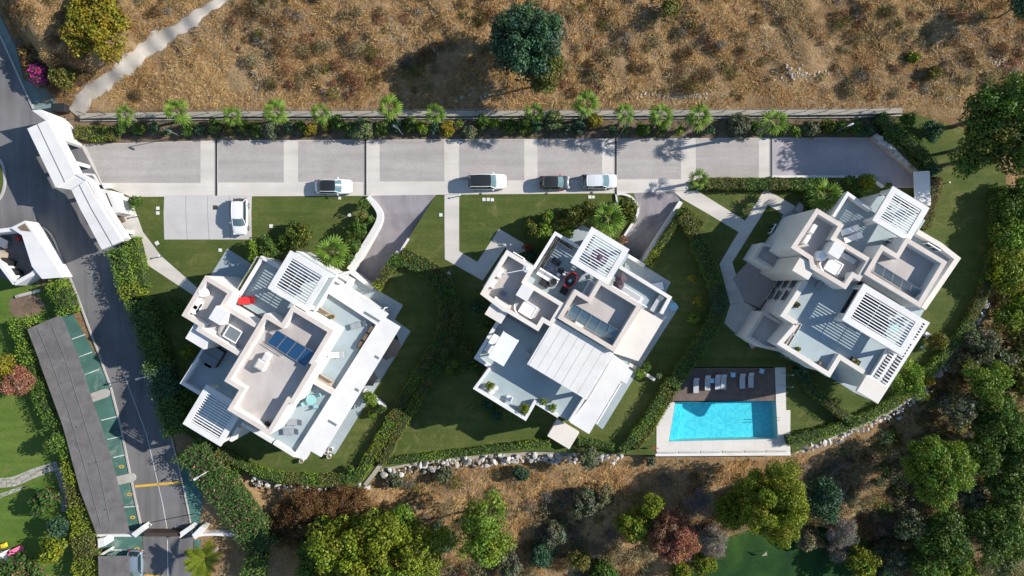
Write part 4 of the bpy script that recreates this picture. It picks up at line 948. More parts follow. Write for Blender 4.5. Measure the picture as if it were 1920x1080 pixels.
TREES = [  # label, px, py, r, palette, crown height, extras
    ("large round dark green tree alone on the dry hillside", 988, 82, 72, 'dark', 5.2, dict(Rz=4.2, leaf=.26, dens=80, lobe=.8, irregular=.04)),
    ("small olive tree against the large dark hillside tree", 1020, 136, 36, 'olive', 4.6, dict(Rz=2.4, leaf=.24, lobe=.6, dens=80)),
    ("broad yellow green thicket beside the hillside track", 182, 42, 58, 'yellow', 2.0, dict(Rz=2.0, ry=1.35, leaf=.28, lobe=.7, irregular=.25)),
    ("tall dark tree at the upper right edge above the lawn", 1876, 205, 66, 'mid', 7.8, dict(Rz=4.6, lobe=1.0)),
    ("leafy tree with bright tips shading the upper right lawn", 1850, 262, 52, 'mixed', 6.8, dict(Rz=3.8)),
    ("dense tree at the right edge below the dark upper tree", 1914, 275, 60, 'mid', 7.4, dict(Rz=4.2)),
    ("green tree in the right edge row beside the garden path", 1905, 380, 36, 'mid', 1.6, dict(ry=1.3, Rz=1.5)),
    ("lime tree in the right edge row, upper", 1898, 440, 36, 'bright', 1.6, dict(ry=1.3, Rz=1.5)),
    ("lime tree in the right edge row, lower", 1888, 505, 40, 'lime', 1.7, dict(ry=1.25, Rz=1.6)),
    ("shaded tree at the right edge under the lime row", 1905, 590, 40, 'bright', 3, {}),
    ("pine with tufted bright crown below the right villa hedge", 1700, 712, 36, 'bright', 5, dict(lobe=.6, leaf=.22, irregular=.3)),
    ("pale leaved bush tree below the right boundary wall", 1838, 660, 48, 'grey', 3.0, dict(lobe=.6, irregular=.3)),
    ("tufted pine at the right edge, middle of the slope", 1850, 712, 42, 'bright', 5, dict(lobe=.6, leaf=.22, irregular=.3)),
    ("broad green pine on the right slope", 1868, 780, 54, 'mid', 5.5, dict(lobe=.7, leaf=.24)),
    ("dark pine at the right edge of the slope", 1912, 840, 50, 'mid', 6, dict(lobe=.7)),
    ("big rounded bright pine with grey twigs on the right slope", 1757, 880, 66, 'bright', 6, dict(lobe=.62, leaf=.22, dens=75)),
    ("tall shaded pine at the lower right edge", 1895, 905, 52, 'mid', 6, dict(lobe=.7)),
    ("olive shrub tree right of the pale thicket on the slope", 1705, 985, 28, 'grey', 3, dict(lobe=.6)),
    ("leafy tree mass at the lower right, upper", 1770, 1010, 56, 'mid', 5, {}),
    ("leafy tree mass at the lower right corner", 1860, 985, 58, 'mid', 5.5, {}),
    ("reedy pale green tree at the lower right corner", 1882, 1052, 40, 'pale', 4, dict(leaf=.5, asp=.15, dens=90)),
    ("bright bush at the dark lawn hollow's right edge", 1616, 1056, 32, 'lime', 3, dict(lobe=.6)),
    ("green bush at the lower edge right of the dark lawn hollow", 1795, 1062, 34, 'bright', 3, dict(lobe=.6)),
    ("huge yellow green tree at the bottom beside the brown thicket", 712, 1050, 128, 'lime', 7.5, dict(Rz=6, lobe=1.05, dens=60, ry=.82)),
    ("tall bright green tree right of the huge yellow green tree", 908, 993, 54, 'bright', 8.0, dict(Rz=5.5, lobe=.85, ry=1.15)),
    ("shaded green tree left of the huge yellow green tree", 600, 1040, 52, 'mid', 5, {}),
    ("fan leaved green tree above the huge yellow green tree", 752, 968, 26, 'bright', 6, dict(lobe=.6)),
    ("olive yellow rounded tree left of the rust coloured tree", 1190, 982, 34, 'lime', 4.5, dict(lobe=.55, leaf=.2, dens=95)),
    ("smaller olive yellow tree behind the rounded one", 1224, 948, 24, 'lime', 4.5, dict(lobe=.55, leaf=.2, dens=95)),
    ("round rust red tree on the lower slope", 1258, 1004, 50, 'rust', 5.0, dict(Rz=3.6, lobe=.6, leaf=.2, dens=110, irregular=.06)),
    ("yellow green tree between the grey thorn bushes", 1372, 955, 30, 'lime', 4.5, dict(lobe=.55, leaf=.2, ry=1.4, dens=90)),
    ("large yellow green tree beside the dark tree above the dark lawn hollow", 1447, 940, 66, 'lime', 6.5, dict(Rz=5, lobe=.75, leaf=.22, dens=95, ry=1.2)),
    ("dark green tree right of the large yellow green tree", 1543, 935, 34, 'dark', 5, dict(ry=1.25)),
    ("ochre round bush tree low on the slope", 1088, 1048, 22, 'olive', 3, dict(lobe=.5, leaf=.2)),
    ("yellow tree at the far left edge of the garden", 12, 690, 26, 'yellow', 3, dict(lobe=.6)),
    ("reddish brown tree in the left garden", 33, 714, 30, 'rust', 3.2, dict(lobe=.55, leaf=.2, dens=90)),
    ("yellow green bush tree at the lower left hedge", 100, 1030, 25, 'lime', 2.6, dict(lobe=.55)),
    ("dark round bush tree beside the left hedge", 112, 986, 20, 'dark', 2.4, dict(lobe=.5)),
    ("green bush tree at the left garden's upper hedge", 104, 832, 22, 'mid', 2.2, dict(lobe=.5)),
    ("oleander with orange flowers on the left lawn", 84, 938, 28, 'flower', 1.8, dict(lobe=.5)),
    ("shaded bush tree at the bottom left corner", 40, 1075, 40, 'flower', 2.4, {}),
    ("brown tangled thicket tree on the slope under the left villa", 590, 960, 62, 'brown', 2.4, dict(Rz=2.0, lobe=.6, leaf=.2, asp=.35, dens=90, irregular=.3)),
    ("brown tangled thicket low beside the oleander hedge", 535, 985, 48, 'brown', 1.8, dict(Rz=1.6, lobe=.6, leaf=.2, asp=.35, dens=90, irregular=.3)),
    ("brown thicket on the bank under the left hedge corner", 655, 935, 40, 'brown', 1.6, dict(Rz=1.4, lobe=.6, leaf=.2, asp=.35, dens=90, irregular=.3)),
    ("leafy tree left of the dark trees shading the upper right lawn", 1815, 300, 34, 'mid', 5.5, dict(Rz=3)),
    ("tree at the right edge beside the lime row, upper", 1935, 430, 42, 'mid', 2, dict(Rz=1.8)), ("tree at the right edge beside the lime row, lower", 1930, 525, 42, 'bright', 2, dict(Rz=1.8)), ("tree at the right edge under the shaded tree", 1925, 650, 42, 'olive', 4.5, {}),
    ("low green tree below the tufted pine on the right slope", 1795, 765, 34, 'grey', 3.5, dict(lobe=.6)), ("mid green tree right of the big rounded pine", 1842, 852, 38, 'mid', 5, dict(lobe=.7)), ("olive tree at the right edge of the slope", 1912, 712, 38, 'olive', 4.5, dict(lobe=.7)),
    ("green tree right of the leafy lower mass", 1912, 1000, 44, 'mid', 5, {}), ("olive tree under the big rounded pine", 1820, 930, 30, 'grey', 3.5, dict(lobe=.6)), ("dark tree at the lower edge right of centre", 1735, 1062, 34, 'mid', 4, {}), ("grey green tree at the lower edge beside the dark one", 1680, 1050, 28, 'grey', 3, dict(lobe=.6)),
    ("dark corner tree at the upper right of the hillside", 1918, 8, 28, 'dark', 4, {}),
    ("greyish green bush tree at the hillside's upper edge", 1255, 12, 20, 'olive', 1.2, dict(lobe=.6, irregular=.35))]
for l, x, y, r, pal, hc, kw in TREES:
    plant("pine_tree" if "pine" in l else "tree", l, x, y, r, pal, hc, **kw)
# bare grey thorn bushes
for l, x, y, r in (("upper bare grey thorn bush beside the rust tree", 1311, 944, 27), ("lower bare grey thorn bush beside the rust tree", 1335, 1012, 33), ("small bare grey bush at the slope's pale thicket", 1580, 995, 30), ("lower bare grey bush above the dark lawn hollow", 1570, 1028, 22)):
    plant("thorn_bush", l, x, y, r, 'dead', 1.6, Rz=1.5, cat="bush", group="bare grey bushes", leaf=.42, asp=.09, dens=190, lobe=.6)
SHRUBS = [ # loose shrubs: label, px, py, r, palette
    ("magenta flowering bush beside the upper street", 74, 138, 22, 'magenta', 1.2), ("olive bush right of the magenta flowering bush", 118, 146, 22, 'olive', 1.3), ("tawny bush above the magenta flowers", 60, 110, 24, 'brown', 1.0),
    ("bushy shrub on the dry bank below the double hedge", 740, 898, 19, 'grey', 1.0), ("round grey green shrub on the bank", 835, 888, 17, 'grey', 1.0), ("dark shrub on the bank below the stone wall", 975, 886, 17, 'dark', 1.0),
    ("shrub on the bank under the cream chimney block", 1104, 858, 20, 'grey', 1.2), ("grey green thicket shrub on the mid slope", 1100, 945, 30, 'grey', 1.6), ("grey thicket shrub right of the mid slope one", 1135, 930, 22, 'scrub', 1.4),
    ("small shrub under the pool's left corner", 1220, 862, 12, 'grey', .7), ("green shrub among the grey thickets", 1040, 1000, 26, 'grey', 1.4), ("shaded shrub near the ochre bush", 1015, 1040, 26, 'dark', 1.4),
    ("green tuft among dry grass on the hillside", 1712, 108, 12, 'lime', .6), ("olive tuft near the hillside's right end", 1750, 136, 14, 'olive', .6),
    ("yellow green shrub at the dark lawn hollow's left edge", 1320, 1052, 26, 'lime', 1.6), ("lime shrub under the rust tree", 1275, 1068, 20, 'lime', 1.4), ("green shrub at the bottom edge under the ochre bush", 1130, 1072, 26, 'mid', 1.4), ("grey shrub at the dark lawn hollow's upper edge", 1515, 1010, 24, 'scrub', 1.4),
    ("green shrub in the lower right scrub", 1658, 1030, 22, 'grey', 1.4), ("dark shrub left of the tall bright tree", 825, 1010, 30, 'dark', 1.6), ("olive shrub right of the tall bright tree", 955, 1060, 26, 'grey', 1.4),
    ("orange tinged shrub on the wall under the right hedge", 1743, 713, 12, 'yellow', .8), ("green shrub beside the right hedge's wall", 1760, 640, 17, 'olive', 1.2),
    ("yellow leaved shrub in the shade left of the left villa", 353, 660, 15, 'lime', 1.2), ("large leaved shade plant by the left villa's path", 326, 578, 16, 'mid', .8), ("bushy shade plant below the left pergola", 352, 745, 18, 'mid', 1.0), ("lower shade shrub beneath the left pergola", 362, 785, 18, 'mid', 1.0),
    ("leafy shrub on the low wall at the left villa's patio", 693, 745, 15, 'bright', 1.5), ("red flowered shrub at the end of the patio wall", 717, 768, 9, 'flower', 1.2), ("small bright shrub on the lawn by the patio wall", 697, 777, 9, 'bright', .6), ("small green shrub at the left villa's lower lawn corner", 657, 879, 9, 'mid', .8),
    ("yellow centred shrub in the shade between the villas", 878, 652, 14, 'mixed', 1.1), ("round shade shrub beside the middle villa's lawn", 853, 691, 17, 'mid', 1.2), ("leafy shade shrub left of the middle terrace", 888, 686, 14, 'mid', .9), ("banana leaved plant under the middle villa's roof edge", 893, 577, 13, 'dark', .9), ("round shrub below the banana leaved plant", 908, 606, 12, 'mid', .9),
    ("large leaved plant on the shaded lawn under the middle terrace", 916, 758, 14, 'dark', .5), ("second large leaved plant under the middle terrace", 930, 778, 12, 'dark', .5),
    ("pale lemon tree sapling on the lawn beside the middle villa", 1297, 523, 10, 'yellow', .8), ("yellow lemon sapling on the lawn, middle one", 1308, 565, 11, 'yellow', .8), ("green lemon sapling on the lawn, lowest one", 1303, 597, 12, 'bright', .8),
    ("round clipped shrub at the garden wall beside the pool hedge", 1212, 687, 11, 'mid', 1.1), ("green bush over the garden wall near the pool hedge", 1200, 700, 13, 'bright', 1.3), ("round end bush of the garden wall near the pool hedge", 1234, 704, 7, 'pale', 1.0),
    ("oval clipped bush at the right villa's lower lawn", 1750, 638, 12, 'olive', 1.2), ("small tree shrub beside the gate path", 257, 380, 13, 'mid', 1.0),
    ("broad shrub beside the entrance patio of the left villa", 476, 470, 18, 'bright', 1.3), ("dark shrub behind the broad one at the left villa", 505, 462, 20, 'mid', 1.2), ("yellow green shrub cluster on the left lawn", 560, 440, 24, 'mixed', 1.5), ("lower shrub of the left lawn cluster", 538, 452, 16, 'bright', 1.2),
    ("dark shrub at the top of the driveway bed", 684, 386, 13, 'mid', 1.2), ("olive shrub second in the driveway bed", 680, 409, 11, 'olive', 1.0), ("green shrub third in the driveway bed", 694, 412, 9, 'mid', 1.0), ("large dark shrub fourth in the driveway bed", 670, 430, 18, 'mid', 1.4), ("shrub fifth in the driveway bed", 664, 460, 15, 'mid', 1.2), ("shrub at the lower end of the driveway bed", 652, 485, 13, 'mid', 1.0),
    ("mixed shrub at the left end of the middle villa's bed", 996, 428, 17, 'mixed', 1.5), ("green shrub second in the middle villa's bed", 1020, 432, 17, 'bright', 1.5), ("bamboo like shrub standing forward in the middle bed", 1028, 408, 13, 'bright', 1.6), ("yellow flowered shrub in the middle bed", 1052, 410, 13, 'mixed', 1.3), ("large tall shrub in the centre of the middle bed", 1078, 404, 21, 'mixed', 2.0), ("tall shrub beside the palm in the middle bed", 1104, 392, 18, 'mixed', 2.0), ("low bright shrub at the middle pergola", 1066, 432, 13, 'bright', 1.0), ("red leaved shrub beside the middle villa's entrance", 989, 465, 10, 'redleaf', .9), ("dark bush under the red leaved shrub", 998, 478, 14, 'dark', .7), ("dense oval shrub inside the curved white kerb", 1176, 386, 18, 'mixed', 1.3), ("lower shrub inside the curved white kerb", 1182, 407, 13, 'mixed', 1.2), ("shrub between palm and curved kerb", 1158, 412, 14, 'mid', 1.4), ("reddish spiky shrub at the end of the curved kerb", 1168, 449, 9, 'rust', .6),
    ("leafy shrub left of the right villa's palm", 1592, 338, 12, 'mid', 1.4), ("bright glossy shrub above the right villa's terrace", 1622, 345, 17, 'lime', 1.5), ("shrub behind the bright glossy one", 1604, 358, 15, 'mid', 1.3), ("low shrub at the white kerb by the top drive", 1667, 349, 8, 'bright', .6), ("dark shrub under the right villa's palm", 1520, 372, 18, 'mid', .9),
    ("shaded shrub at the hedge by the right lawn's path", 1745, 245, 20, 'dark', 1.0), ("rounded dark shrub beside the upper hedge", 1700, 226, 15, 'mid', 1.0)]
for l, x, y, r, pal, hc in SHRUBS:
    plant("shrub", l, x, y, r, pal, hc, cat="shrub", leaf=.22, dens=85, lobe=.5, Rz=max(hc * .85, .5))
STRIP = [(228, 243, 12, 'mid'), (262, 241, 13, 'mid'), (290, 240, 11, 'dark'), (314, 247, 9, 'mid'), (352, 240, 14, 'mid'), (376, 243, 12, 'dark'), (404, 236, 13, 'mid'), (430, 243, 11, 'olive'), (456, 238, 13, 'mid'), (482, 241, 13, 'mid'), (506, 243, 17, 'grey'), (541, 240, 11, 'dark'), (566, 236, 12, 'mid'), (583, 244, 12, 'yellow'), (610, 238, 10, 'olive'), (632, 230, 15, 'mid'), (656, 240, 12, 'mid'), (681, 245, 21, 'pale'), (716, 240, 13, 'mid'), (745, 235, 12, 'dark'), (770, 234, 15, 'mid'), (792, 240, 12, 'bright'), (816, 239, 11, 'dark'), (838, 241, 14, 'yellow'), (861, 232, 8, 'bright'), (880, 247, 14, 'grey'), (906, 231, 14, 'mid'), (929, 232, 11, 'bright'), (955, 235, 14, 'mid'), (982, 236, 15, 'mid'), (1006, 238, 12, 'dark'), (1040, 226, 17, 'pale'), (1062, 243, 10, 'dark'), (1086, 240, 14, 'dark'), (1116, 227, 13, 'yellow'), (1148, 246, 10, 'dark'), (1172, 243, 9, 'mid'), (1205, 243, 13, 'mid'), (1240, 242, 13, 'mid'), (1274, 246, 9, 'bright'), (1330, 244, 10, 'dark'), (1387, 236, 21, 'grey'), (1418, 240, 14, 'mid'), (1468, 241, 12, 'mid'), (1490, 246, 10, 'bright'), (1519, 243, 16, 'grey'), (1550, 238, 14, 'mixed'), (1577, 240, 13, 'mid'), (1604, 242, 14, 'mid'), (1624, 246, 12, 'dark')]
PN = {'mid': 'green', 'dark': 'dark green', 'olive': 'olive', 'grey': 'grey green', 'yellow': 'yellow', 'pale': 'pale green', 'bright': 'bright green', 'mixed': 'yellow speckled'}
for i, (x, y, r, pal) in enumerate(STRIP):
    plant("shrub", "%s shrub in the roadside bed, %s counting from the gatehouse" % (PN[pal], ordinal(i + 1)), x, y, r * 1.08, pal, .8, cat="shrub", group="shrubs in the roadside bed", leaf=.2, dens=95, lobe=.42, Rz=.85)

# hedges
def hedge(label, pts, wpx, h, pals, seed, leaf=.19, dens=78, z=None, loose=.05, group="clipped hedges"):
    rng = np.random.default_rng(seed); c0 = G(*pts[0]); e = empty("hedge", (c0[0], c0[1], 0), 0, label, "hedge", group)
    pw = [];
    for (x, y) in smoothline(pts, 2):
        g = G(x, y, h); pw.append((g[0], g[1]))
    C = densify(pw, .35); z0 = [max(th1(q[0], q[1]), 0 if inside_estate(q[0], q[1]) else -9) if z is None else z for q in C[:: max(1, len(C) // 20)]]
    zz = np.interp(np.arange(len(C)), np.arange(0, len(C), max(1, len(C) // 20))[:len(z0)], z0)
    w = M_(wpx); d = np.gradient(C, axis=0); d /= np.linalg.norm(d, axis=1, keepdims=True) + 1e-9; nr = np.stack([-d[:, 1], d[:, 0]], 1)
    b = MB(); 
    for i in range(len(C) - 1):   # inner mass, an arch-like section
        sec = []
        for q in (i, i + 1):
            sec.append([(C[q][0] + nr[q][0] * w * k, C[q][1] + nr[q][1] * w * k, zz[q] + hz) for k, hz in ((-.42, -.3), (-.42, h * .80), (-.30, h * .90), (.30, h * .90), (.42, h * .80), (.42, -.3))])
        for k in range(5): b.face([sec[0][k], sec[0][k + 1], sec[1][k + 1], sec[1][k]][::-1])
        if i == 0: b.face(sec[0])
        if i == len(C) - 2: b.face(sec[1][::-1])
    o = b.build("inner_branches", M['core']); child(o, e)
    L = len(C) * .35; n = int(dens * L * (w + 1.7 * h)); t = rng.uniform(0, len(C) - 1.01, n); i0 = t.astype(int); fr = (t - i0)[:, None]
    cen = C[i0] * (1 - fr) + C[i0 + 1] * fr; nn = nr[i0]; zb = zz[i0]
    s = rng.uniform(-(w / 2 + h * .85), w / 2 + h * .85, n); top = np.abs(s) < w / 2
    off = np.where(top, s, np.sign(s) * w / 2); hz = np.where(top, h, h - (np.abs(s) - w / 2))
    rag = 1 + .10 * np.sin(t * .9 + seed) + .06 * np.sin(t * 2.3)
    c = np.concatenate([cen + nn * (off * rag)[:, None], (zb + hz * (1 + .05 * np.sin(t * .7)))[:, None]], 1) + rng.normal(0, loose, (n, 3))
    nv = np.concatenate([nn * np.where(top, 0, np.sign(s))[:, None], np.where(top, 1.0, .2)[:, None]], 1)
    v = leaf_quads(c, nv, leaf, leaf * .6, rng, .75); cols = np.zeros((n * 4, 3))
    seg = (t / max(len(C), 1) * len(pals) * .999 + .12 * np.sin(t * 1.3)).astype(int).clip(0, len(pals) - 1)
    for k, pl in enumerate(pals):
        m = seg == k
        if m.any():
            lob = .5 + .5 * np.sin(t[m] * 1.7 + s[m] * 2.5); cc = np.clip(cols_for(pl, int(m.sum()), rng, lob) * 1.22, 0, 1); cols[np.repeat(m, 4)] = cc
    child(np_mesh("foliage", v, np.arange(len(v)).reshape(-1, 4), M['leaf'], cols), e)
hedge("bright clipped hedge by the gate path, next to the street", [(243, 446), (252, 480), (262, 538)], 23, 1.5, ['bright', 'bright', 'mid'], 1)
hedge("loose tall hedge along the street beneath the gatehouse", [(214, 468), (226, 500), (245, 560)], 30, 2.2, ['mid', 'bright', 'lime'], 2, .26, 70, loose=.2)
hedge("long tall dark hedge shading the street beside the left villa", [(252, 565), (272, 620), (292, 690), (310, 760), (326, 815)], 40, 2.6, ['mid', 'mid', 'dark', 'mid'], 3, .26, 60, loose=.2)
hedge("curved clipped hedge below the left villa's lawn", [(405, 846), (440, 866), (475, 882), (525, 898), (600, 900), (672, 897)], 17, 1.1, ['olive', 'bright', 'bright', 'olive', 'bright', 'olive', 'mid'], 4)
hedge("short spiky hedge beside the left villa's driveway wall", [(744, 481), (722, 512), (705, 540)], 17, 1.3, ['mid', 'olive', 'lime'], 5, .2)
hedge("long winding hedge on the left villa's side of the double row", [(738, 484), (765, 492), (800, 508), (828, 545), (834, 590), (826, 638), (798, 680), (770, 725), (740, 780), (705, 840), (672, 893)], 21, 1.2, ['mid', 'mid', 'mid', 'olive', 'mid', 'olive', 'bright', 'olive', 'bright', 'lime', 'bright'], 6, .18)
hedge("long winding hedge on the middle villa's side of the double row", [(755, 474), (790, 488), (832, 515), (852, 560), (855, 610), (842, 650), (815, 690), (790, 735), (765, 775), (745, 810), (725, 850), (712, 868)], 19, 1.2, ['mixed', 'olive', 'mid', 'olive', 'olive', 'mid', 'olive', 'lime', 'olive', 'olive'], 7)
hedge("straight clipped hedge below the middle lawn, left piece", [(722, 866), (800, 858), (870, 850), (950, 839), (1032, 831)], 13, 1.0, ['mid', 'bright', 'mid', 'mid', 'bright'], 8)
hedge("straight clipped hedge below the middle lawn, right piece", [(1084, 828), (1120, 832), (1152, 840)], 14, 1.0, ['mid', 'mid'], 9)
hedge("tall thick hedge between the middle lawn and the right villa", [(1283, 400), (1300, 425), (1322, 480), (1342, 530), (1352, 565), (1346, 595), (1322, 636), (1290, 682), (1262, 725)], 27, 1.6, ['olive', 'mid', 'mid', 'dark', 'mid', 'mid', 'mid'], 10)
hedge("lower hedge row on the middle lawn's side of the pool", [(1258, 712), (1235, 755), (1205, 805), (1168, 847)], 17, 1.4, ['mixed', 'mid', 'bright', 'mid'], 11)
hedge("lower hedge row on the pool's side", [(1276, 712), (1250, 758), (1222, 805), (1192, 842)], 12, 1.1, ['olive', 'lime', 'olive'], 12)
hedge("short mixed hedge along the middle driveway's white wall", [(1280, 396), (1262, 424), (1240, 458), (1216, 496)], 14, 1.3, ['mid', 'mixed', 'lime', 'lime'], 13, .2)
hedge("low hedge curving inside the middle driveway's top corner", [(1284, 392), (1300, 404), (1318, 422)], 10, .9, ['mixed', 'mixed'], 14)
hedge("long straight hedge above the right villa's upper lawn", [(1325, 343), (1400, 344), (1480, 344), (1582, 345)], 20, 1.3, ['olive', 'olive', 'mid', 'olive', 'mid', 'mid', 'olive'], 15, .2)
hedge("tall clipped hedge bending round the top drive's end", [(1652, 216), (1685, 245), (1720, 275), (1745, 300), (1757, 325)], 22, 1.7, ['mid', 'mid', 'mid', 'dark'], 16)
hedge("brownish lower hedge beside the white shelter", [(1757, 332), (1753, 370), (1742, 405), (1733, 428)], 20, 1.5, ['brown', 'brown', 'olive'], 17)
hedge("inner hedge on the stone bank of the top drive", [(1662, 246), (1690, 278), (1720, 308), (1740, 322)], 15, 1.2, ['mid', 'olive', 'mid'], 18)
hedge("long curving boundary hedge on the right villa's garden edge", [(1868, 470), (1858, 520), (1835, 580), (1795, 640), (1745, 698), (1695, 746), (1640, 778), (1590, 800), (1530, 815), (1478, 828)], 19, 1.1, ['mid', 'olive', 'mid', 'bright', 'olive', 'bright', 'bright', 'mid'], 19)
hedge("pool side hedge on the right villa's lawn", [(1502, 690), (1516, 722), (1545, 750), (1575, 772), (1605, 794)], 18, 1.4, ['dark', 'mid', 'olive', 'mid'], 20)
hedge("dark hedge against the right villa's south wall", [(1442, 634), (1470, 655), (1500, 672), (1520, 690)], 20, 2.4, ['dark', 'dark'], 21)
hedge("dense tall hedge at the right edge of the upper lawn", [(1888, 352), (1882, 400), (1885, 440)], 34, 1.6, ['mid', 'mid'], 22, .22)
hedge("garden hedge beside the street, near the walled yard", [(98, 530), (112, 556), (124, 588)], 30, 1.8, ['bright', 'mid', 'bright'], 23, .24, 75, loose=.15)
hedge("garden hedge behind the shade net, upper part", [(32, 598), (46, 640), (60, 690), (82, 750), (102, 800)], 34, 2.0, ['bright', 'bright', 'mid', 'mid', 'mid'], 24, .24, 75, loose=.15)
hedge("garden hedge behind the shade net, lower part", [(124, 815), (135, 870), (142, 920), (150, 970), (156, 1030), (158, 1095)], 38, 2.2, ['bright', 'lime', 'olive', 'lime', 'olive', 'lime'], 25, .24, 75, loose=.15)
hedge("flowering oleander hedge beside the lower street", [(350, 842), (375, 872), (405, 910), (440, 955), (470, 1000), (492, 1035)], 52, 2.4, ['flower', 'flower', 'flower', 'flower'], 26, .26, 70, loose=.22)
hedge("leafy bush row right of the oleander hedge", [(415, 895), (440, 900)], 30, 1.6, ['mid'], 27, .24, 80, loose=.2)
hedge("low clipped hedge at the gate end of the roadside bed", [(140, 247), (175, 250), (212, 248)], 26, 1.2, ['olive', 'lime', 'olive'], 28, .2)
hedge("left oleander tail near the lower palm", [(480, 1045), (470, 1085)], 36, 2.0, ['mid'], 29, .26, 60, loose=.2)

# ------------------------------------------------------------------ fan palms
def fan_frond(name, petiole, R, seg, spread, rng, pal, droop):
    v = []; f = []; c = []
    def col(k=1.0):
        a, b, _, _ = PAL[pal]; t = rng.uniform(0, 1); return tuple((a[i] + (b[i] - a[i]) * t) * k for i in range(3))
    def add(q, cc):
        n = len(v); v.extend(q); f.append(tuple(range(n, n + 4))); c.extend([cc] * 4)
    add([(0, -.03, 0), (petiole, -.02, petiole * .06), (petiole, .02, petiole * .06), (0, .03, 0)], (.16, .15, .05))
    o = np.array([petiole, 0, petiole * .06])
    for k in range(seg):
        a0 = -spread + 2 * spread * k / seg; a1 = -spread + 2 * spread * (k + 1) / seg; am = (a0 + a1) / 2
        r = R * (1 - .28 * (abs(am) / spread) ** 2) * rng.uniform(.92, 1.05); z = .035 if k % 2 else -.02
        def pt(a, rr, zz): return tuple(o + np.array([math.cos(a) * rr, math.sin(a) * rr, zz - droop * (rr / R) ** 2 * R - .22 * R * (abs(math.sin(a)) ** 2) * (rr / R)]))
        cc = col()
        hw = (a1 - a0) * .5
        add([tuple(o), pt(am - hw, r * .45, -z), pt(am, r * .52, z), pt(am + hw, r * .45, -z)], cc)
        add([pt(am - hw * .95, r * .45, -z), pt(am - hw * .55, r * .85, -.03), pt(am, r * 1.12, -.08), pt(am, r * .52, z)], tuple(x * 1.18 for x in cc))
        add([pt(am, r * .52, z), pt(am, r * 1.12, -.08), pt(am + hw * .55, r * .85, -.03), pt(am + hw * .95, r * .45, -z)], tuple(x * 1.05 for x in cc))
    me = np_mesh(name, np.array(v), np.array(f), M['leaf'], np.array(c)); d = me.data; bpy.data.objects.remove(me); return d
prng = np.random.default_rng(5)
FR = {k: [fan_frond("frond", pet, R, 11, math.radians(118), prng, pal, dr) for dr in (.05, .22)] for k, (pet, R, pal) in
      {'s': (.66, .68, 'bright'), 'm': (.82, .82, 'bright'), 'l': (1.1, 1.1, 'bright')}.items()}
def palm(label, px, py, h, kind='m', n=17, group="fan palms in the roadside bed", seed=0, dead=True):
    r = random.Random(seed * 31 + 5); x, y, z = G(px, py, h); e = empty("fan_palm", (x, y, z), r.uniform(0, 6), label, "palm", group)
    b = MB(); lean = (r.uniform(-.2, .2), r.uniform(-.2, .2)); pts = [(lean[0] * (1 - t), lean[1] * (1 - t), -.3 + (h + .25) * t) for t in (0, .3, .6, .85, 1)]
    b.tube(pts, [.24, .19, .17, .2, .12], 9); b.build("trunk", M['palm_bark'], e)
    for k in range(n):
        t = k / (n - 1); el = math.radians(74 - 86 * t ** .62 + r.uniform(-8, 8)); azm = k * 2.39996 + r.uniform(-.2, .2)
        o = bpy.data.objects.new("frond", FR[kind][0 if t < .55 else 1]); link(o, e); o.location = (0, 0, h - .05 - .12 * t)
        o.rotation_euler = Euler((r.uniform(-.25, .25), -el, azm), 'XYZ'); s = (.75 + .3 * t) * r.uniform(.9, 1.08); o.scale = (s, s, s)
PALMS = [(233, 215, 3.4, 's'), (329, 208, 4.2, 'm'), (435, 217, 3.6, 's'), (516, 209, 4.6, 'm'), (600, 213, 4.2, 's'), (729, 201, 5.2, 'm'), (815, 212, 4.6, 's'), (1001, 210, 3.8, 's'),
         (1099, 194, 7.0, 'm'), (1172, 212, 5.2, 's'), (1241, 216, 5.4, 'm'), (1311, 218, 5.8, 'm'), (1452, 227, 6.2, 'm')]
for i, (x, y, h, k) in enumerate(PALMS):
    palm("fan palm over the roadside bed, %s counting from the gatehouse" % ordinal(i + 1), x, y, h, k, 12 if k == 's' else 14, seed=i)
palm("small fan palm at the corner of the right villa's path", 1310, 336, 2.6, 's', 10, "single garden palms", 40)
palm("big fan palm leaning over the left villa's pergola", 622, 472, 4.4, 'l', 15, "single garden palms", 41)
palm("fan palm in the middle villa's shrub bed", 1142, 410, 4.0, 'l', 15, "single garden palms", 42)
palm("big fan palm at the right villa's upper terrace", 1547, 363, 4.2, 'l', 14, "single garden palms", 43)
# feather palm with long plumes at the lower street
def plume_palm(label, px, py, h):
    x, y, z = G(px, py, h); e = empty("feather_palm", (x, y, z), 0, label, "palm"); rng = np.random.default_rng(9)
    b = MB(); b.tube([(0, 0, -.4), (0, 0, h * .6), (0, 0, h)], [.3, .25, .2], 9); b.build("trunk", M['palm_bark'], e)
    for k in range(13):
        v = []; n = 60; t = np.repeat(np.linspace(.12, 1, n), 2); side = np.tile([-1, 1], n)
        L = 2.6; bx = t * L * .95; bz = .9 * t - 1.25 * t ** 2 + .1
        base = np.stack([bx, np.zeros_like(bx), bz], 1); ln = .55 * np.sin(np.pi * np.clip(t, .05, .97)) ** .5
        tip = base + np.stack([ln * .55, side * ln, -.12 * ln + 0 * t], 1); wv = np.array([.03, 0, .0])
        q = np.stack([base - wv, base + wv, tip + wv * .3, tip - wv * .3], 1).reshape(-1, 3)
        rach = np.array([[0, -.03, 0], [L * .95, -.01, -.25], [L * .95, .01, -.25], [0, .03, 0]])
        q = np.concatenate([q, rach]); o = np_mesh("frond", q, np.arange(len(q)).reshape(-1, 4), M['leaf'], cols_for('lime', len(q) // 4, rng), e)
        o.location = (0, 0, h); o.rotation_euler = Euler((0, -math.radians(rng.uniform(5, 45)), k * 2.4), 'XYZ')
plume_palm("feathery yellow green palm beside the lower street gate", 386, 1046, 3.0)

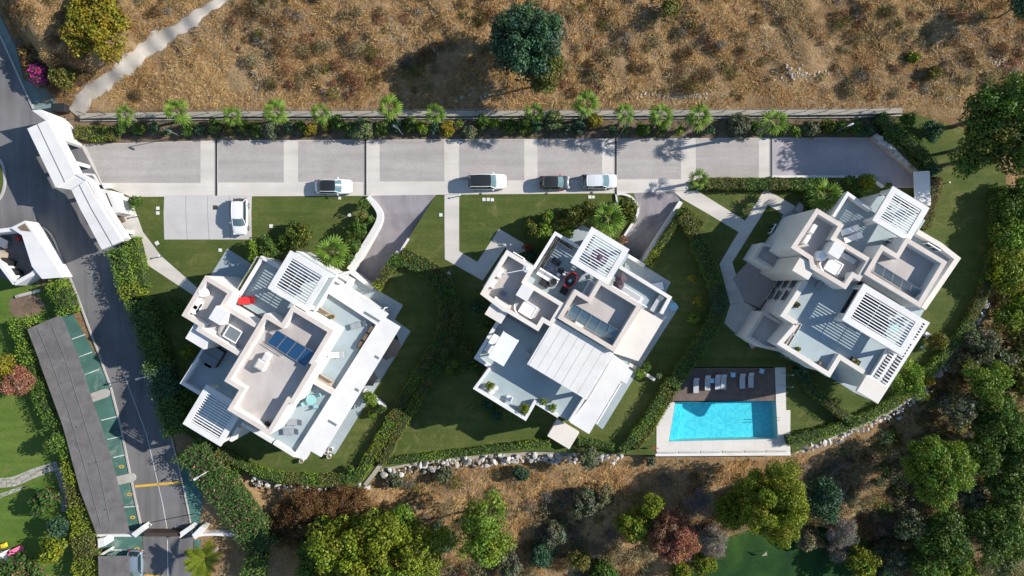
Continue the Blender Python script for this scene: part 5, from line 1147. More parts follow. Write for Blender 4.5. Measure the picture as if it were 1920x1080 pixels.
# ------------------------------------------------------------------ dry grass and scrub (uncountable)
TRK = np.array([(q[0], q[1]) for q in TRACK], float)
def dist_line(px, py, line):
    d = np.full(px.shape, 1e9)
    for a, b_ in zip(line, line[1:]):
        e = b_ - a; t = np.clip(((px - a[0]) * e[0] + (py - a[1]) * e[1]) / (e @ e), 0, 1); d = np.minimum(d, np.hypot(px - a[0] - t * e[0], py - a[1] - t * e[1]))
    return d
def vnoise(x, y, s, seed):
    r = np.random.default_rng(seed); g = r.uniform(0, 1, (128, 128)); fx, fy = x / s + 1000, y / s + 1000; ix, iy = np.floor(fx).astype(int), np.floor(fy).astype(int); tx, ty = sstep(fx - ix), sstep(fy - iy)
    q = lambda a, b_: g[a % 128, b_ % 128]
    return (q(ix, iy) * (1 - tx) + q(ix + 1, iy) * tx) * (1 - ty) + (q(ix, iy + 1) * (1 - tx) + q(ix + 1, iy + 1) * tx) * ty
def tufts(name, label, x, y, blades, Lm, pal_fn, seed, wid=.026, up=.5):
    rng = np.random.default_rng(seed); z = th(x, y); n = len(x); k = blades
    X = np.repeat(np.stack([x, y, z], 1), k, 0); N_ = n * k; a = np.where(rng.uniform(0, 1, N_) < .6, rng.normal(-1.15, .55, N_) + np.repeat(1.4 * (vnoise(x, y, 9, 71) - .5), k), rng.uniform(0, 2 * np.pi, N_)); L = np.repeat(Lm, k) * rng.uniform(.5, 1.25, N_)
    base = X + np.stack([rng.normal(0, .10, N_), rng.normal(0, .10, N_), np.zeros(N_)], 1)
    flatn = rng.uniform(.35, 1.0, N_); dr = np.stack([np.cos(a) * flatn, np.sin(a) * flatn, up * rng.uniform(.4, 1.3, N_)], 1)
    side = np.stack([-np.sin(a), np.cos(a), np.zeros(N_)], 1) * wid * rng.uniform(.6, 1.5, (N_, 1))
    tip = base + dr * L[:, None] * np.array([1, 1, .85])
    V = np.stack([base - side, base + side, tip + side * .25, tip - side * .25], 1).reshape(-1, 3); F = np.arange(len(V)).reshape(-1, 4)
    C = np.repeat(np.repeat(pal_fn(x, y, rng), k, 0) * rng.uniform(.7, 1.25, (N_, 1)), 4, 0)
    o = np_mesh(name, V, F, M['straw'], np.clip(C, 0, 1)); tag(o, label, kind='stuff'); return o
def straw_cols(x, y, rng):
    n = len(x); base = np.array([[.55, .355, .15], [.48, .28, .10], [.60, .43, .20], [.37, .20, .075], [.27, .20, .07], [.46, .365, .25]])
    w = np.stack([.2 + 1.2 * vnoise(x, y, 7, 1) ** 2, .1 + 1.3 * vnoise(x, y, 5, 2) ** 2, 1.6 * vnoise(x, y, 6, 3) ** 3, 1.5 * vnoise(x, y, 3, 4) ** 3 + .06, .8 * vnoise(x, y, 8, 5) ** 3, 1.0 * vnoise(x, y, 6, 6) ** 3], 1)
    w = w / w.sum(1, keepdims=True); cs = np.cumsum(w, 1); u = rng.uniform(0, 1, (n, 1)); i = (u > cs).sum(1).clip(0, 5)
    return base[i] * rng.uniform(.75, 1.15, (n, 1))
sc = np.random.default_rng(21)
n = 50000; x = sc.uniform(-68, 68, n); y = sc.uniform(21.7, 41, n); zt = th(x, y); pxx = 960 + x / ((H - zt - SL_D * np.clip((SL_Y0 - y) / (SL_Y0 - SL_Y1), 0, 1)) * K); pyy = 540 - y / ((H - zt - SL_D * np.clip((SL_Y0 - y) / (SL_Y0 - SL_Y1), 0, 1)) * K)
keep = (dist_line(pxx, pyy, TRK) > 15) & (vnoise(x, y, 2.2, 9) > .22) & ((pxx > 150) | (pyy < 190)) & (pxx > 6 + (pyy - 20) * .42)
keep &= ~((np.abs(pxx - 1480) < 55) & (np.abs(pyy - 140) < 26) & (sc.uniform(0, 1, n) < .75)) & ~((pyy > 172) & (sc.uniform(0, 1, n) < .45))
x, y = x[keep], y[keep]
tufts("dry_grass", "dry tawny grass covering the hillside", x, y, 8, .30 + .50 * vnoise(x, y, 1.6, 12) ** 1.5, straw_cols, 31)
n = 52000; x = sc.uniform(-66, 70, n); y = sc.uniform(-42, 8, n); dd = poly_sd(x, y, ESTATE); zt = th(x, y); pxx = 960 + x / ((H - zt - SL_D * np.clip((SL_Y0 - y) / (SL_Y0 - SL_Y1), 0, 1)) * K); pyy = 540 - y / ((H - zt - SL_D * np.clip((SL_Y0 - y) / (SL_Y0 - SL_Y1), 0, 1)) * K)
left = np.interp(y, _ly, _lx) + 6.5
pdn = np.hypot((x - POND_C[0]) / 14, (y - POND_C[1]) / 9.2)
keep = (dd > 1.0) & (x > left) & (pdn > 1.0) & (vnoise(x, y, 2.0, 19) > .2); x, y, pxx, pyy = x[keep], y[keep], pxx[keep], pyy[keep]
def bank_cols(x, y, rng):
    c = straw_cols(x, y, rng) * np.array([1.0, .94, .92]); far = sstep((x - 20) / 25)[:, None]
    g = np.array([.10, .11, .045]) * rng.uniform(.6, 1.3, (len(x), 1)); m = (vnoise(x, y, 3.5, 44) * .8 + .35 * far[:, 0]) > rng.uniform(.35, 1.0, len(x)); c[m] = g[m]; return c
tufts("bank_grass", "dry grass and weeds on the slope below the estate", x, y, 7, .32 + .55 * vnoise(x, y, 1.8, 22) ** 1.4, bank_cols, 32)
def scrub(name, label, xs_, ys_, rs, pals, seed, leaf=.22, asp=.4, dens=42, flatk=.75):
    rng = np.random.default_rng(seed); V = []; Cc = []
    for x_, y_, r in zip(xs_, ys_, rs):
        z = th1(x_, y_); n_ = int(dens * r * r * 6 + 12); d = rng.normal(0, 1, (n_, 3)); d[:, 2] = np.abs(d[:, 2]) + .1; d /= np.linalg.norm(d, axis=1, keepdims=True)
        lob = 1 + .3 * np.sin(4 * np.arctan2(d[:, 1], d[:, 0]) + rng.uniform(0, 6)) * rng.uniform(0, 1)
        c = np.array([x_, y_, z + .05]) + d * (r * rng.uniform(.55, 1.05, n_) * lob)[:, None] * np.array([1, 1, flatk])
        V.append(leaf_quads(c, d, leaf, leaf * asp, rng, .8)); Cc.append(cols_for(pals[rng.integers(len(pals))], n_, rng) * rng.uniform(.7, 1.2))
    V = np.concatenate(V); o = np_mesh(name, V, np.arange(len(V)).reshape(-1, 4), M['leaf'], np.clip(np.concatenate(Cc), 0, 1)); tag(o, label, kind='stuff')
n = 760; x = sc.uniform(-66, 66, n); y = sc.uniform(22.6, 40, n); zt = th(x, y); pxx = 960 + x / ((H - zt - SL_D * np.clip((SL_Y0 - y) / (SL_Y0 - SL_Y1), 0, 1)) * K); pyy = 540 - y / ((H - zt - SL_D * np.clip((SL_Y0 - y) / (SL_Y0 - SL_Y1), 0, 1)) * K)
dens_ = vnoise(x, y, 7, 51); keep = (dist_line(pxx, pyy, TRK) > 24) & (dens_ + .25 * (pxx > 1050) > .38) & (pxx > 10 + (pyy - 20) * .5)
scrub("hillside_scrub", "low brown and russet bushes scattered over the hillside", x[keep], y[keep], sc.uniform(.25, .8, keep.sum()) * (1 + .5 * dens_[keep]), ['brown', 'brown', 'scrub', 'rust', 'dead', 'olive', 'brown', 'scrub'], 61, .26, .22, 60, .8)
n = 1100; x = sc.uniform(-40, 68, n); y = sc.uniform(-40, 2, n); dd = poly_sd(x, y, ESTATE); pdn = np.hypot((x - POND_C[0]) / 14, (y - POND_C[1]) / 9.2)
keep = (dd > 2.2) & (x > np.interp(y, _ly, _lx) + 7) & (pdn > 1.06) & ((dd > 4.5) | (sc.uniform(0, 1, n) < .35)); far = np.clip(dd / 14, 0, 1)
scrub("slope_scrub", "tangled grey and olive scrub on the slope below the estate", x[keep], y[keep], (sc.uniform(.45, 1.05, n) + .55 * far)[keep], ['scrub', 'scrub', 'scrub', 'olive', 'dead', 'brown', 'grey', 'grey', 'dead', 'straw'], 62, .26, .3, 50, .9)
n = 150; x = sc.uniform(45, 68, n); y = sc.uniform(-40, 0, n); dd = poly_sd(x, y, ESTATE); keep = dd > 3
scrub("wood_undergrowth", "dark undergrowth under the pines at the right", x[keep], y[keep], sc.uniform(.6, 1.3, keep.sum()), ['dark', 'mid', 'grey', 'olive'], 63, .28, .45, 40, .9)
# weeds in the roadside bed
n = 900; x = sc.uniform(*[P(q, 0)[0] for q in (215, 1640)], n); y = sc.uniform(*[P(0, q)[1] for q in (257, 222)], n)
def bed_cols(x, y, rng):
    c = np.array([[.05, .10, .02], [.09, .13, .03], [.20, .15, .07]])[rng.integers(0, 3, len(x))]; return c * rng.uniform(.7, 1.2, (len(x), 1))
_o = tufts("bed_weeds", "small weeds on the soil of the roadside bed", x, y, 7, np.full(n, .35), bed_cols, 33)
mv = np.empty(len(_o.data.vertices) * 3, np.float32); _o.data.vertices.foreach_get("co", mv); mv[2::3] += 3.45; _o.data.vertices.foreach_set("co", mv); _o.data.update()

# ------------------------------------------------------------------ rocks
def rock_mesh(seed):
    r = random.Random(seed); bm = bmesh.new(); bmesh.ops.create_icosphere(bm, subdivisions=1, radius=.5)
    for v in bm.verts: v.co = v.co * r.uniform(.58, 1.32); v.co.z *= .62
    me = bpy.data.meshes.new("stone"); bm.to_mesh(me); bm.free(); me.materials.append(M['grey_rock'] if seed % 3 == 2 else M['rock']); return me
ROCKS = [rock_mesh(i) for i in range(9)]
def stone_wall(label, pts, rows, smin, smax, seed, h=1.3, step=.62):
    r = random.Random(seed); e = empty("stone_wall", (*P(*pts[0]), 0), label=label, cat="wall")
    C = densify([P(x, y, -.4) for x, y in smoothline(pts, 2)], step)
    for i in range(len(C) - 1):
        d = C[i + 1] - C[i]; d = d / (np.linalg.norm(d) + 1e-9); n_ = np.array([d[1], -d[0]])
        for k in range(rows):
            o = bpy.data.objects.new("stone", r.choice(ROCKS)); link(o)
            s = smin * .6 + (smax * 1.1 - smin * .6) * r.random() ** 1.6; out = .15 + k * .42 + r.uniform(-.25, .3); q = C[i] + n_ * out + d * r.uniform(-.2, .2)
            o.location = (q[0], q[1], -.15 - k * (h / max(rows, 1)) + r.uniform(-.08, .1)); o.rotation_euler = (r.uniform(-.6, .6), r.uniform(-.6, .6), r.uniform(0, 6)); o.scale = (s * r.uniform(.8, 1.7), s, s * .8); child(o, e)
    b = MB(); w = [tuple(q) for q in C]; b.prism(strip_poly(w, .4), -4.5, -.40); child(b.build("backing_wall", M['wallcap']), e)
stone_wall("white rubble wall under the left villa's hedge", [(478, 896), (520, 905), (600, 911), (690, 908)], 2, .34, .68, 1, .8, .5)
stone_wall("thick white boulder wall below the middle villa's lawn", [(715, 880), (800, 866), (900, 856), (1000, 850), (1090, 849), (1165, 852)], 3, .36, .80, 2, 1.2, .5)
stone_wall("curving white rubble wall under the right boundary hedge", [(1482, 838), (1545, 828), (1612, 800), (1682, 766), (1738, 722), (1800, 646), (1850, 562)], 2, .36, .72, 3, .9, .5)
wall("hedge_end_wall", "rough pale end wall where the double hedge meets the bank", [(720, 862), (700, 890), (684, 910)], .5, -4, .15, 'wallcap')
b = MB(); b.prism(W([(1635, 256), (1645, 253), (1718, 308), (1727, 322), (1716, 323)], .9), -3, .9); bank = b.build("retaining_wall", M['grey_rock']); tag(bank, "brown stone retaining bank beside the top drive", "wall")
for k in range(46):
    t = k / 45; o = bpy.data.objects.new("stone", ROCKS[k % 7]); link(o); px_, py_ = 1641 + 80 * t + rnd.uniform(-3, 6), 256 + 64 * t + rnd.uniform(-4, 3)
    c = P(px_, py_, .9); o.location = (c[0], c[1], .9); s = rnd.uniform(.4, .7); o.scale = (s * 1.3, s, .3); o.rotation_euler = (0, 0, rnd.uniform(0, 6)); child(o, bank)
rr_ = random.Random(77); RG = []
for i in range(4):
    me = ROCKS[i].copy(); me.name = "stone"; me.materials.clear(); me.materials.append(M['grey_rock']); RG.append(me)
V = []; F = []
for cx, cy, sx, sy, cnt in ((1290, 180, 38, 6, 60), (1200, 178, 25, 5, 26), (630, 170, 40, 6, 34), (890, 178, 35, 10, 30), (1490, 140, 40, 14, 40), (1870, 115, 30, 14, 26), (820, 95, 12, 8, 10)):
    for k in range(cnt):
        g = G(cx + rr_.gauss(0, sx * .6), cy + rr_.gauss(0, sy * .6)); me = rr_.choice(RG); s = rr_.uniform(.12, .40); a = rr_.uniform(0, 6); n0 = sum(map(len, V))
        q = np.array([v.co for v in me.vertices]) * np.array([s * 1.3, s, s * .8]); q = q @ np.array([[math.cos(a), math.sin(a), 0], [-math.sin(a), math.cos(a), 0], [0, 0, 1]]); V.append(q + np.array([g[0], g[1], g[2] + .03])); F += [[n0 + i for i in p.vertices] for p in me.polygons]
tag(np_mesh("rubble", np.concatenate(V), np.array(F), M['grey_rock']), "grey rubble strewn over the hillside above the wall", kind='stuff')

# ------------------------------------------------------------------ cars
def car(label, px, py, heading, L, Wd, Ht, body, roofm, cab=(-.46, -.34, .04, .20), wag=False, trim=None, hood=.86, name="parked_car"):
    x, y = P(px, py, .8); e = empty(name, (x, y, .014), heading, label, "car", "parked cars"); hw = Wd / 2
    st = [(-.5, .70, .42, .62), (-.485, .86, .34, .80), (-.44, .95, .28, .90), (-.30, 1.0, .26, .95), (-.08, 1.0, .25, .95), (.12, 1.0, .25, .94), (.24, .99, .26, hood + .03), (.36, .96, .28, hood), (.44, .90, .32, hood - .06), (.485, .78, .38, hood - .16), (.5, .60, .44, hood - .28)]
    V = []; F = []
    for (fx, w, zl, zt) in st:
        w *= hw
        half = [(w * .80, zl), (w * .97, zl + .06), (w, .58), (w * .985, zt - .10), (w * .90, zt - .015), (w * .5, zt + .03), (0, zt + .045)]
        row = [(-a, z) for a, z in half] + [(a, z) for a, z in half[-2::-1]]
        V += [(fx * L, a, z) for a, z in row]
    m = 13
    for i in range(len(st) - 1):
        for k in range(m - 1): F.append((i * m + k, (i + 1) * m + k, (i + 1) * m + k + 1, i * m + k + 1))
    F.append(tuple(range(m))); F.append(tuple((len(st) - 1) * m + k for k in reversed(range(m)))); 
    b = MB(); b.v = V; b.f = [tuple(reversed(f)) for f in F]; b.m = [0] * len(F); o = b.build("body", M[body], e, smooth=True)
    bm = bmesh.new(); bm.from_mesh(o.data); bmesh.ops.recalc_face_normals(bm, faces=bm.faces); bm.to_mesh(o.data); bm.free()
    sub = o.modifiers.new("smooth", 'SUBSURF'); sub.levels = sub.render_levels = 2
    r0, r1, f1, f0 = [q * L for q in cab]; zb, zr = .92, Ht; wb, wr = hw * .90, hw * .72
    def arc(xc, w, z, bulge, n=7): return [(xc + bulge * (1 - (2 * k / (n - 1) - 1) ** 2), -w + 2 * w * k / (n - 1), z + .035 * (1 - (2 * k / (n - 1) - 1) ** 2)) for k in range(n)]
    fb, ft, rt, rb = arc(f0, wb * .98, zb - .02, .14), arc(f1, wr, zr - .03, .08), arc(r1, wr, zr - .04, -.06), arc(r0, wb * .96, zb, -.10)
    def skin(nm, A, B, mat, k0=0, k1=None):
        q = MB()
        for k in range(len(A) - 1): q.face([A[k], A[k + 1], B[k + 1], B[k]])
        ob = q.build(nm, M[mat], e, smooth=True); return ob
    skin("windscreen", ft, fb, 'glass_blue'); skin("rear_window", rb, rt, 'glass')
    roofmid = [[(ft[k][0] * (1 - t) + rt[k][0] * t, ft[k][1] * (1 + .05 * math.sin(math.pi * t)), ft[k][2] * (1 - t) + rt[k][2] * t + .05 * math.sin(math.pi * t)) for k in range(7)] for t in (0, .25, .5, .75, 1)]
    q = MB()
    for A, B in zip(roofmid, roofmid[1:]):
        for k in range(6): q.face([B[k], B[k + 1], A[k + 1], A[k]])
    ro = q.build("roof", M[roofm], e, smooth=True)
    for s in (-1, 1):
        k = 0 if s < 0 else 6; q = MB(); side_t = [r_[k] for r_ in roofmid]
        side_b = [(fb[k][0] + (rb[k][0] - fb[k][0]) * t, s * (wb + .03 * math.sin(math.pi * t)), zb - .02) for t in (0, .25, .5, .75, 1)]
        for i in range(4): q.face([side_t[i], side_t[i + 1], side_b[i + 1], side_b[i]])
        q.build("side_window", M['glass'], e, smooth=True)
        q = MB()
        for A, B in ((ft[k], fb[k]), (rt[k], rb[k])): q.tube([A, B], [.045, .05], 5)
        q.tube([(r_[k][0], r_[k][1], r_[k][2]) for r_ in roofmid], [.035] * 5, 5); q.build("pillar", M[roofm if roofm != 'car_black' else body], e)
        q = MB(); q.box((f0 - .30, s * (hw + .07), .97), (.14, .20, .13)); q.build("mirror", M[trim or body], e)
        q = MB(); q.box((L * .462, s * hw * .66, hood - .17), (.26, .30, .12), s * -.35); q.build("headlight", M['lamp_clear'], e)
        q = MB(); q.box((-L * .478, s * hw * .74, .74), (.16, .24, .14), s * .3); q.build("tail_light", M['lamp_red'], e)
        for fx in (-.30, .31):
            q = MB(); prof = [(.30, -.1), (.325, -.07), (.325, .07), (.30, .1)]; q.lathe(prof, (0, 0, 0), 18); w_ = q.build("wheel", M['rubber'], e, smooth=False)
            w_.location = (fx * L, s * (hw - .10), .325); w_.rotation_euler = (math.pi / 2, 0, 0)
            q = MB(); q.lathe([(.2, -.115), (.21, .0), (.2, .115)], (0, 0, 0), 14); q.build("rim", M['rim'], w_)
    q = MB()
    for A, B in ((roofmid[0], 1), (roofmid[-1], 1)): q.tube(A, [.03] * 7, 5)
    q.build("roof_edge", M[roofm], e)
    q = MB(); q.box((L * .498, 0, .45), (.06, hw * .8, .12)); q.build("number_plate" if False else "grille", M['black'], e)
    return e
car("white convertible with black soft top parked on the road edge", 625, 349.5, 0, 4.45, 1.82, 1.42, 'car_white', 'car_black', (-.40, -.30, .06, .20))
car("white hatchback parked alone in the concrete bays", 449, 406, -math.pi / 2, 4.35, 1.80, 1.48, 'car_white', 'car_white', (-.47, -.38, .06, .24))
car("white off-roader with black glass roof on the road edge", 914, 340.5, 0.01, 4.55, 1.92, 1.68, 'car_white', 'car_black', (-.48, -.43, .08, .22), hood=.98)
car("small dark grey car with red mirrors between two pale cars", 1040, 342, 0, 3.55, 1.65, 1.46, 'car_dark', 'car_black', (-.46, -.36, .08, .26), trim='car_red')
car("silver white hatchback nearest the middle villa's driveway", 1124, 339.5, 0.01, 4.2, 1.78, 1.45, 'car_silver', 'car_silver', (-.47, -.36, .06, .24))
car("blue grey car half under the small shade net", 253, 1063, -math.pi / 2, 4.0, 1.72, 1.45, 'car_blue', 'car_blue', (-.46, -.36, .06, .24))

# ------------------------------------------------------------------ lamps
def lamp(label, px, py, h, arm, az_, white=False):
    x, y, z = G(px, py); e = empty("street_lamp", (x, y, z), az_, label, "lamp", "street lamps"); m = M['white_metal'] if white else M['metal']
    b = MB(); b.tube([(0, 0, -.2), (0, 0, h * .5), (0, 0, h)], [.06, .05, .045], 8); b.build("pole", m, e)
    b = MB(); b.box((arm / 2, 0, h + .03), (arm, .07, .06)); b.box((arm, 0, h + .02), (.55, .22, .08)); b.build("lamp_head", m, e)
    b = MB(); b.lathe([(.14, 0), (.12, .06)], (0, 0, 0), 12); b.build("base_plate", M['darkmetal'], e)
lamp("street lamp at the gate end of the roadside bed", 340, 256, 3.9, .5, -.4); lamp("street lamp in the roadside bed near the sixth palm", 756, 254, 3.6, .4, 2.6)
lamp("street lamp in the roadside bed near the tall palm", 1162, 252, 3.6, .4, .8); lamp("street lamp in the roadside bed near its far end", 1561, 250, 3.6, .5, .4)
lamp("street lamp by the lower gate", 369, 962, 3.4, .9, 3.6); lamp("white street lamp rising from the oleander hedge", 404, 875, 3.6, .9, 3.7, True); lamp("street lamp behind the dark street hedge", 300, 700, 3.6, .8, 3.4)
for l, x, y in (("bollard light at the top of the gate path", 262, 405), ("bollard light at the bend of the gate path", 305, 480.5), ("bollard light at the middle villa's path", 863, 367.5), ("bollard light at the right villa's path corner", 1306, 356.5), ("bollard light on the right upper lawn", 1772, 344)):
    x_, y_ = P(x, y); e = empty("bollard_light", (x_, y_, 0), 0, l, "light", "bollard lights"); b = MB(); b.tube([(0, 0, -.1), (0, 0, .8)], [.06, .06], 10); b.build("post", M['metal'], e); b = MB(); b.lathe([(.09, .8), (.10, .84), (.10, .9), (.04, .93)], (0, 0, 0), 12); b.build("cap", M['white_metal'], e)

# ------------------------------------------------------------------ roof and terrace equipment
def at(px, py, z): x, y = (PA if z > 1.5 else P)(px, py, z); return (x, y, z)
def obj(name, label, cat, px, py, z, rz_img=0.0, group=None):
    e = empty(name, at(px, py, z), -math.radians(rz_img), label, cat, group)
    if z > 1.5: ABS.add(e.name)
    return e
def bx(e, name, c, d, mat, rz=0): b = MB(); b.box(c, d, rz); return b.build(name, M[mat], e)
def solar(label, corners, z, n, mat, tilt=.9):
    """row of tilted collector panels; corners px: top-left, top-right, bottom-right, bottom-left; upper edge raised"""
    T, R, B, L = [PA(x, y, z + (tilt if i < 2 else .15)) for i, (x, y) in enumerate(corners)]
    e = empty("solar_collector", (*L, z), label=label, cat="solar panel", group="solar collectors on the villas"); ABS.add(e.name)
    T, R = Vector((*T, z + tilt)), Vector((*R, z + tilt)); B, L = Vector((*B, z + .15)), Vector((*L, z + .15))
    for k in range(n):
        a, c = k / n + .006, (k + 1) / n - .006; q = [T.lerp(R, a), T.lerp(R, c), L.lerp(B, c), L.lerp(B, a)]
        b = MB(); nrm = (q[1] - q[0]).cross(q[3] - q[0]).normalized(); nrm = -nrm if nrm.z < 0 else nrm
        b.face(q[::-1] if (q[1] - q[0]).cross(q[2] - q[0]).z < 0 else q); b.face([v - nrm * .07 for v in q]); 
        for i in range(4): b.face([q[i], q[(i + 1) % 4], q[(i + 1) % 4] - nrm * .07, q[i] - nrm * .07])
        o = child(b.build("panel", M[mat]), e)
        f = MB()
        for i in range(4): f.tube([q[i] + nrm * .01, q[(i + 1) % 4] + nrm * .01], [.035, .035], 5)
        fo = f.build("panel_frame", M['metal']); fo.parent = o
    b = MB()
    for t in (0.02, .5, .98):
        p_ = T.lerp(R, t); b.tube([p_, (p_.x, p_.y, z)], [.03, .03], 5)
    b.tube([L + Vector((0, 0, .02)), B + Vector((0, 0, .02))], [.05, .05], 6); child(b.build("support", M['metal']), e)
    p_ = L.lerp(B, -.06); d = (B - L).normalized(); b = MB(); b.tube([p_, p_ + d * 2.6 + Vector((0, 0, .05))], [.04, .04], 6); b.tube([p_ + Vector((-.2, -.25, .1)), p_ + d * 2.6 + Vector((-.2, -.25, .1))], [.04, .04], 6); child(b.build("pipe", M['metal']), e)
solar("blue solar collector row on the left villa's main roof", [(519, 619), (593, 663), (573, 688), (500, 642)], 7.1, 4, 'solar')
solar("grey blue solar collector row on the middle villa's main roof", [(1074, 569), (1162, 621), (1150, 644), (1062, 592)], 7.1, 5, 'solar_pale')
solar("pale glass solar collector row on the right villa's main roof", [(1642, 491), (1727, 544), (1722, 561), (1638, 509)], 8.1, 5, 'solar_pale')
def boxunit(name, label, cat, px, py, z, w, d, h, rz, mat='plaster', lid=None, group=None):
    e = obj(name, label, cat, px, py, z, rz, group); bx(e, "casing", (0, 0, h / 2), (w, d, h), mat); 
    if lid: bx(e, "cover", (0, 0, h + .03), (w * .8, d * .8, .05), lid)
    return e
def roof_kit(who, z, tank, acs, frame, extra=()):
    e = obj("water_tank", "round white water tank on the %s villa's roof" % who, "tank", *tank, z); b = MB(); b.lathe([(.52, 0), (.55, .1), (.55, 1.0), (.45, 1.15), (.1, 1.22)], (0, 0, 0), 20); b.build("tank_body", M['white_metal'], e, smooth=False); b = MB(); b.lathe([(.2, 1.2), (.2, 1.28)], (0, 0, 0), 14); b.build("lid", M['white_metal'], e)
    for i, (x, y) in enumerate(acs):
        e = obj("air_conditioner", "%s white air conditioner on the %s villa's roof" % (["upper", "middle", "lower"][i], who), "air conditioner", x, y, z, -59, "rooftop air conditioners"); bx(e, "casing", (0, 0, .45), (.95, .42, .9), 'white_metal')
        b = MB(); b.lathe([(.3, -.01), (.3, .01)], (0, 0, 0), 16); o = b.build("fan_grille", M['darkmetal'], e); o.location = (0, -.22, .48); o.rotation_euler = (math.pi / 2, 0, 0)
    x, y = frame; e = obj("roof_hatch", "square framed grey roof hatch on the %s villa's roof" % who, "hatch", x, y, z, 31, "roof hatches"); 
    b = MB(); o_ = [(-.85, -.75), (.85, -.75), (.85, .75), (-.85, .75)]; b.ring(o_, inset(o_, .12), 0, .32); b.build("frame", M['white_metal'], e); bx(e, "hatch_glass", (0, 0, .24), (1.46, 1.26, .05), 'spa_cover' if who == 'left' else 'plaster')
    b = MB(); pts = [(-2.3, 1.2, .2), (-1.7, .5, .2), (-1.6, -.4, .2), (-1.0, -1.0, .2), (.2, -1.15, .2), (1.1, -1.3, .2)]; b.tube([tuple(p) for p in smoothline(pts, 2)], [.11] * len(smoothline(pts, 2)), 8); b.build("duct", M['metal'], e)
roof_kit("left", 6.95, (385, 548), [(376, 572), (371, 580)], (438, 626)); roof_kit("middle", 6.95, (989, 504), [(938, 513), (926, 532)], (990, 580)); roof_kit("right", 7.95, (1534, 480), [(1519, 430), (1507, 450)], (1561, 500))
boxunit("vent_box", "larger twin vent box on the left villa's main roof", "vent", 494, 683, 7.1, 1.0, 1.1, .9, -59, 'plaster', 'cream'); boxunit("vent_box", "smaller twin vent box on the left villa's main roof", "vent", 503, 669, 7.1, .9, .7, .8, -59, 'plaster', 'cream')
boxunit("vent_box", "low white duct box on the right villa's roof", "vent", 1586, 483, 7.95, 1.9, .45, .5, 31); boxunit("vent_box", "white vent box behind the middle villa's solar panels", "vent", 1083, 612, 7.1, 1.0, .8, .6, 31, 'cream')
for w_, x, y, z in (("left", 440, 648, 6.95), ("middle", 944, 550, 6.95), ("right", 1580, 525, 7.95)): boxunit("pump_box", "small grey pump box on the %s villa's roof" % w_, "pump", x, y, z, .8, .5, .45, 31, 'metal', 'spa_cover')
e = obj("roof_plant", "rusty dry plant in the corner of the left villa's roof", "plant", 504, 797, 7.1); o = crown_mesh("foliage", .5, .4, 'brown', np.random.default_rng(8), .2, 120, .25, .4, 1, e); o.location = (0, 0, .2)
b = MB(); b.tube([at(987, 505, 8.1), at(945, 513, 8.0)], [.04, .04], 6); ABS.add("antenna_pole"); tag(b.build("antenna_pole", M['white_metal']), "thin white pole lying across the middle villa's roof", "pole")

def lounger(label, px, py, z, rz, mat='pale_fabric', frame='metal', back=.35, L=1.95, Wd=.68, group="sun loungers"):
    e = obj("sun_lounger", label, "sun lounger", px, py, z, rz, group)
    b = MB(); b.box((-.25, 0, .30), (L - .55, Wd, .05)); 
    b.build("frame", M[frame], e)
    for sx in (-.85, .35):
        for sy in (-.28, .28): bx(e, "leg", (sx, sy, .14), (.05, .05, .28), frame)
    b = MB(); n = 6
    for i, (a, c) in enumerate(((-L / 2, -.36), (-.35, .39))): b.box(((a + c) / 2, 0, .37), (c - a, Wd - .04, .09))
    b.build("cushion", M[mat], e)
    b = MB(); a = math.radians(35 if back else 4); l = .6; q = [(.40, .36), (.40 + l * math.cos(a), .36 + l * math.sin(a))]
    w_ = (Wd - .04) / 2
    for (dz) in (0, .08): b.face([(q[0][0], -w_, q[0][1] + dz), (q[1][0], -w_, q[1][1] + dz), (q[1][0], w_, q[1][1] + dz), (q[0][0], w_, q[0][1] + dz)])
    for s in (-w_, w_): b.face([(q[0][0], s, q[0][1]), (q[1][0], s, q[1][1]), (q[1][0], s, q[1][1] + .08), (q[0][0], s, q[0][1] + .08)])
    b.face([(q[1][0], -w_, q[1][1]), (q[1][0], w_, q[1][1]), (q[1][0], w_, q[1][1] + .08), (q[1][0], -w_, q[1][1] + .08)])
    b.build("backrest", M[mat], e); return e
for i, (x, y) in enumerate(((1303.5, 721), (1325, 716), (1344, 714.5), (1355, 714.5), (1390, 713), (1406, 711))):
    lounger("grey pool lounger, %s from the hedge along the timber deck" % ordinal(i + 1), x, y, .05, -90, group="grey pool loungers")
for l, x, y in (("pale blue side table between the second and third pool loungers", 1333, 713), ("pale blue side table before the fifth pool lounger", 1372.5, 702), ("tilted pale blue side table at the deck's right end", 1426, 695)):
    e = obj("side_table", l, "table", x, y, .05, 20 if "tilted" in l else 0, "pool side tables"); bx(e, "table_top", (0, 0, .42), (.55, .55, .04), 'light_blue'); 
    for sx in (-.22, .22):
        for sy in (-.22, .22): bx(e, "leg", (sx, sy, .2), (.04, .04, .4), 'white_metal')
for l, x, y in (("upper steel shower post beside the pool", 1466, 699), ("lower steel shower post beside the pool", 1465, 721)):
    e = obj("pool_shower", l, "shower", x, y, .05); b = MB(); b.tube([(0, 0, 0), (0, 0, 2.1), (.25, 0, 2.25), (.5, 0, 2.2)], [.035, .035, .03, .03], 8); b.build("pipe", M['metal'], e); b = MB(); b.lathe([(.1, 2.14), (.1, 2.19)], (.5, 0, 0), 12); b.build("shower_head", M['metal'], e)
lounger("red lounger on the left villa's upper terrace", 467, 563, 5.2, -5, 'red', 'darkmetal', L=2.1, Wd=.85); lounger("white lounger on the left villa's garden terrace", 633, 665, 3.2, -5, 'white_fabric'); lounger("grey lounger with dark back at the left terrace's planters", 674, 609, 3.2, -15, 'grey_fabric')
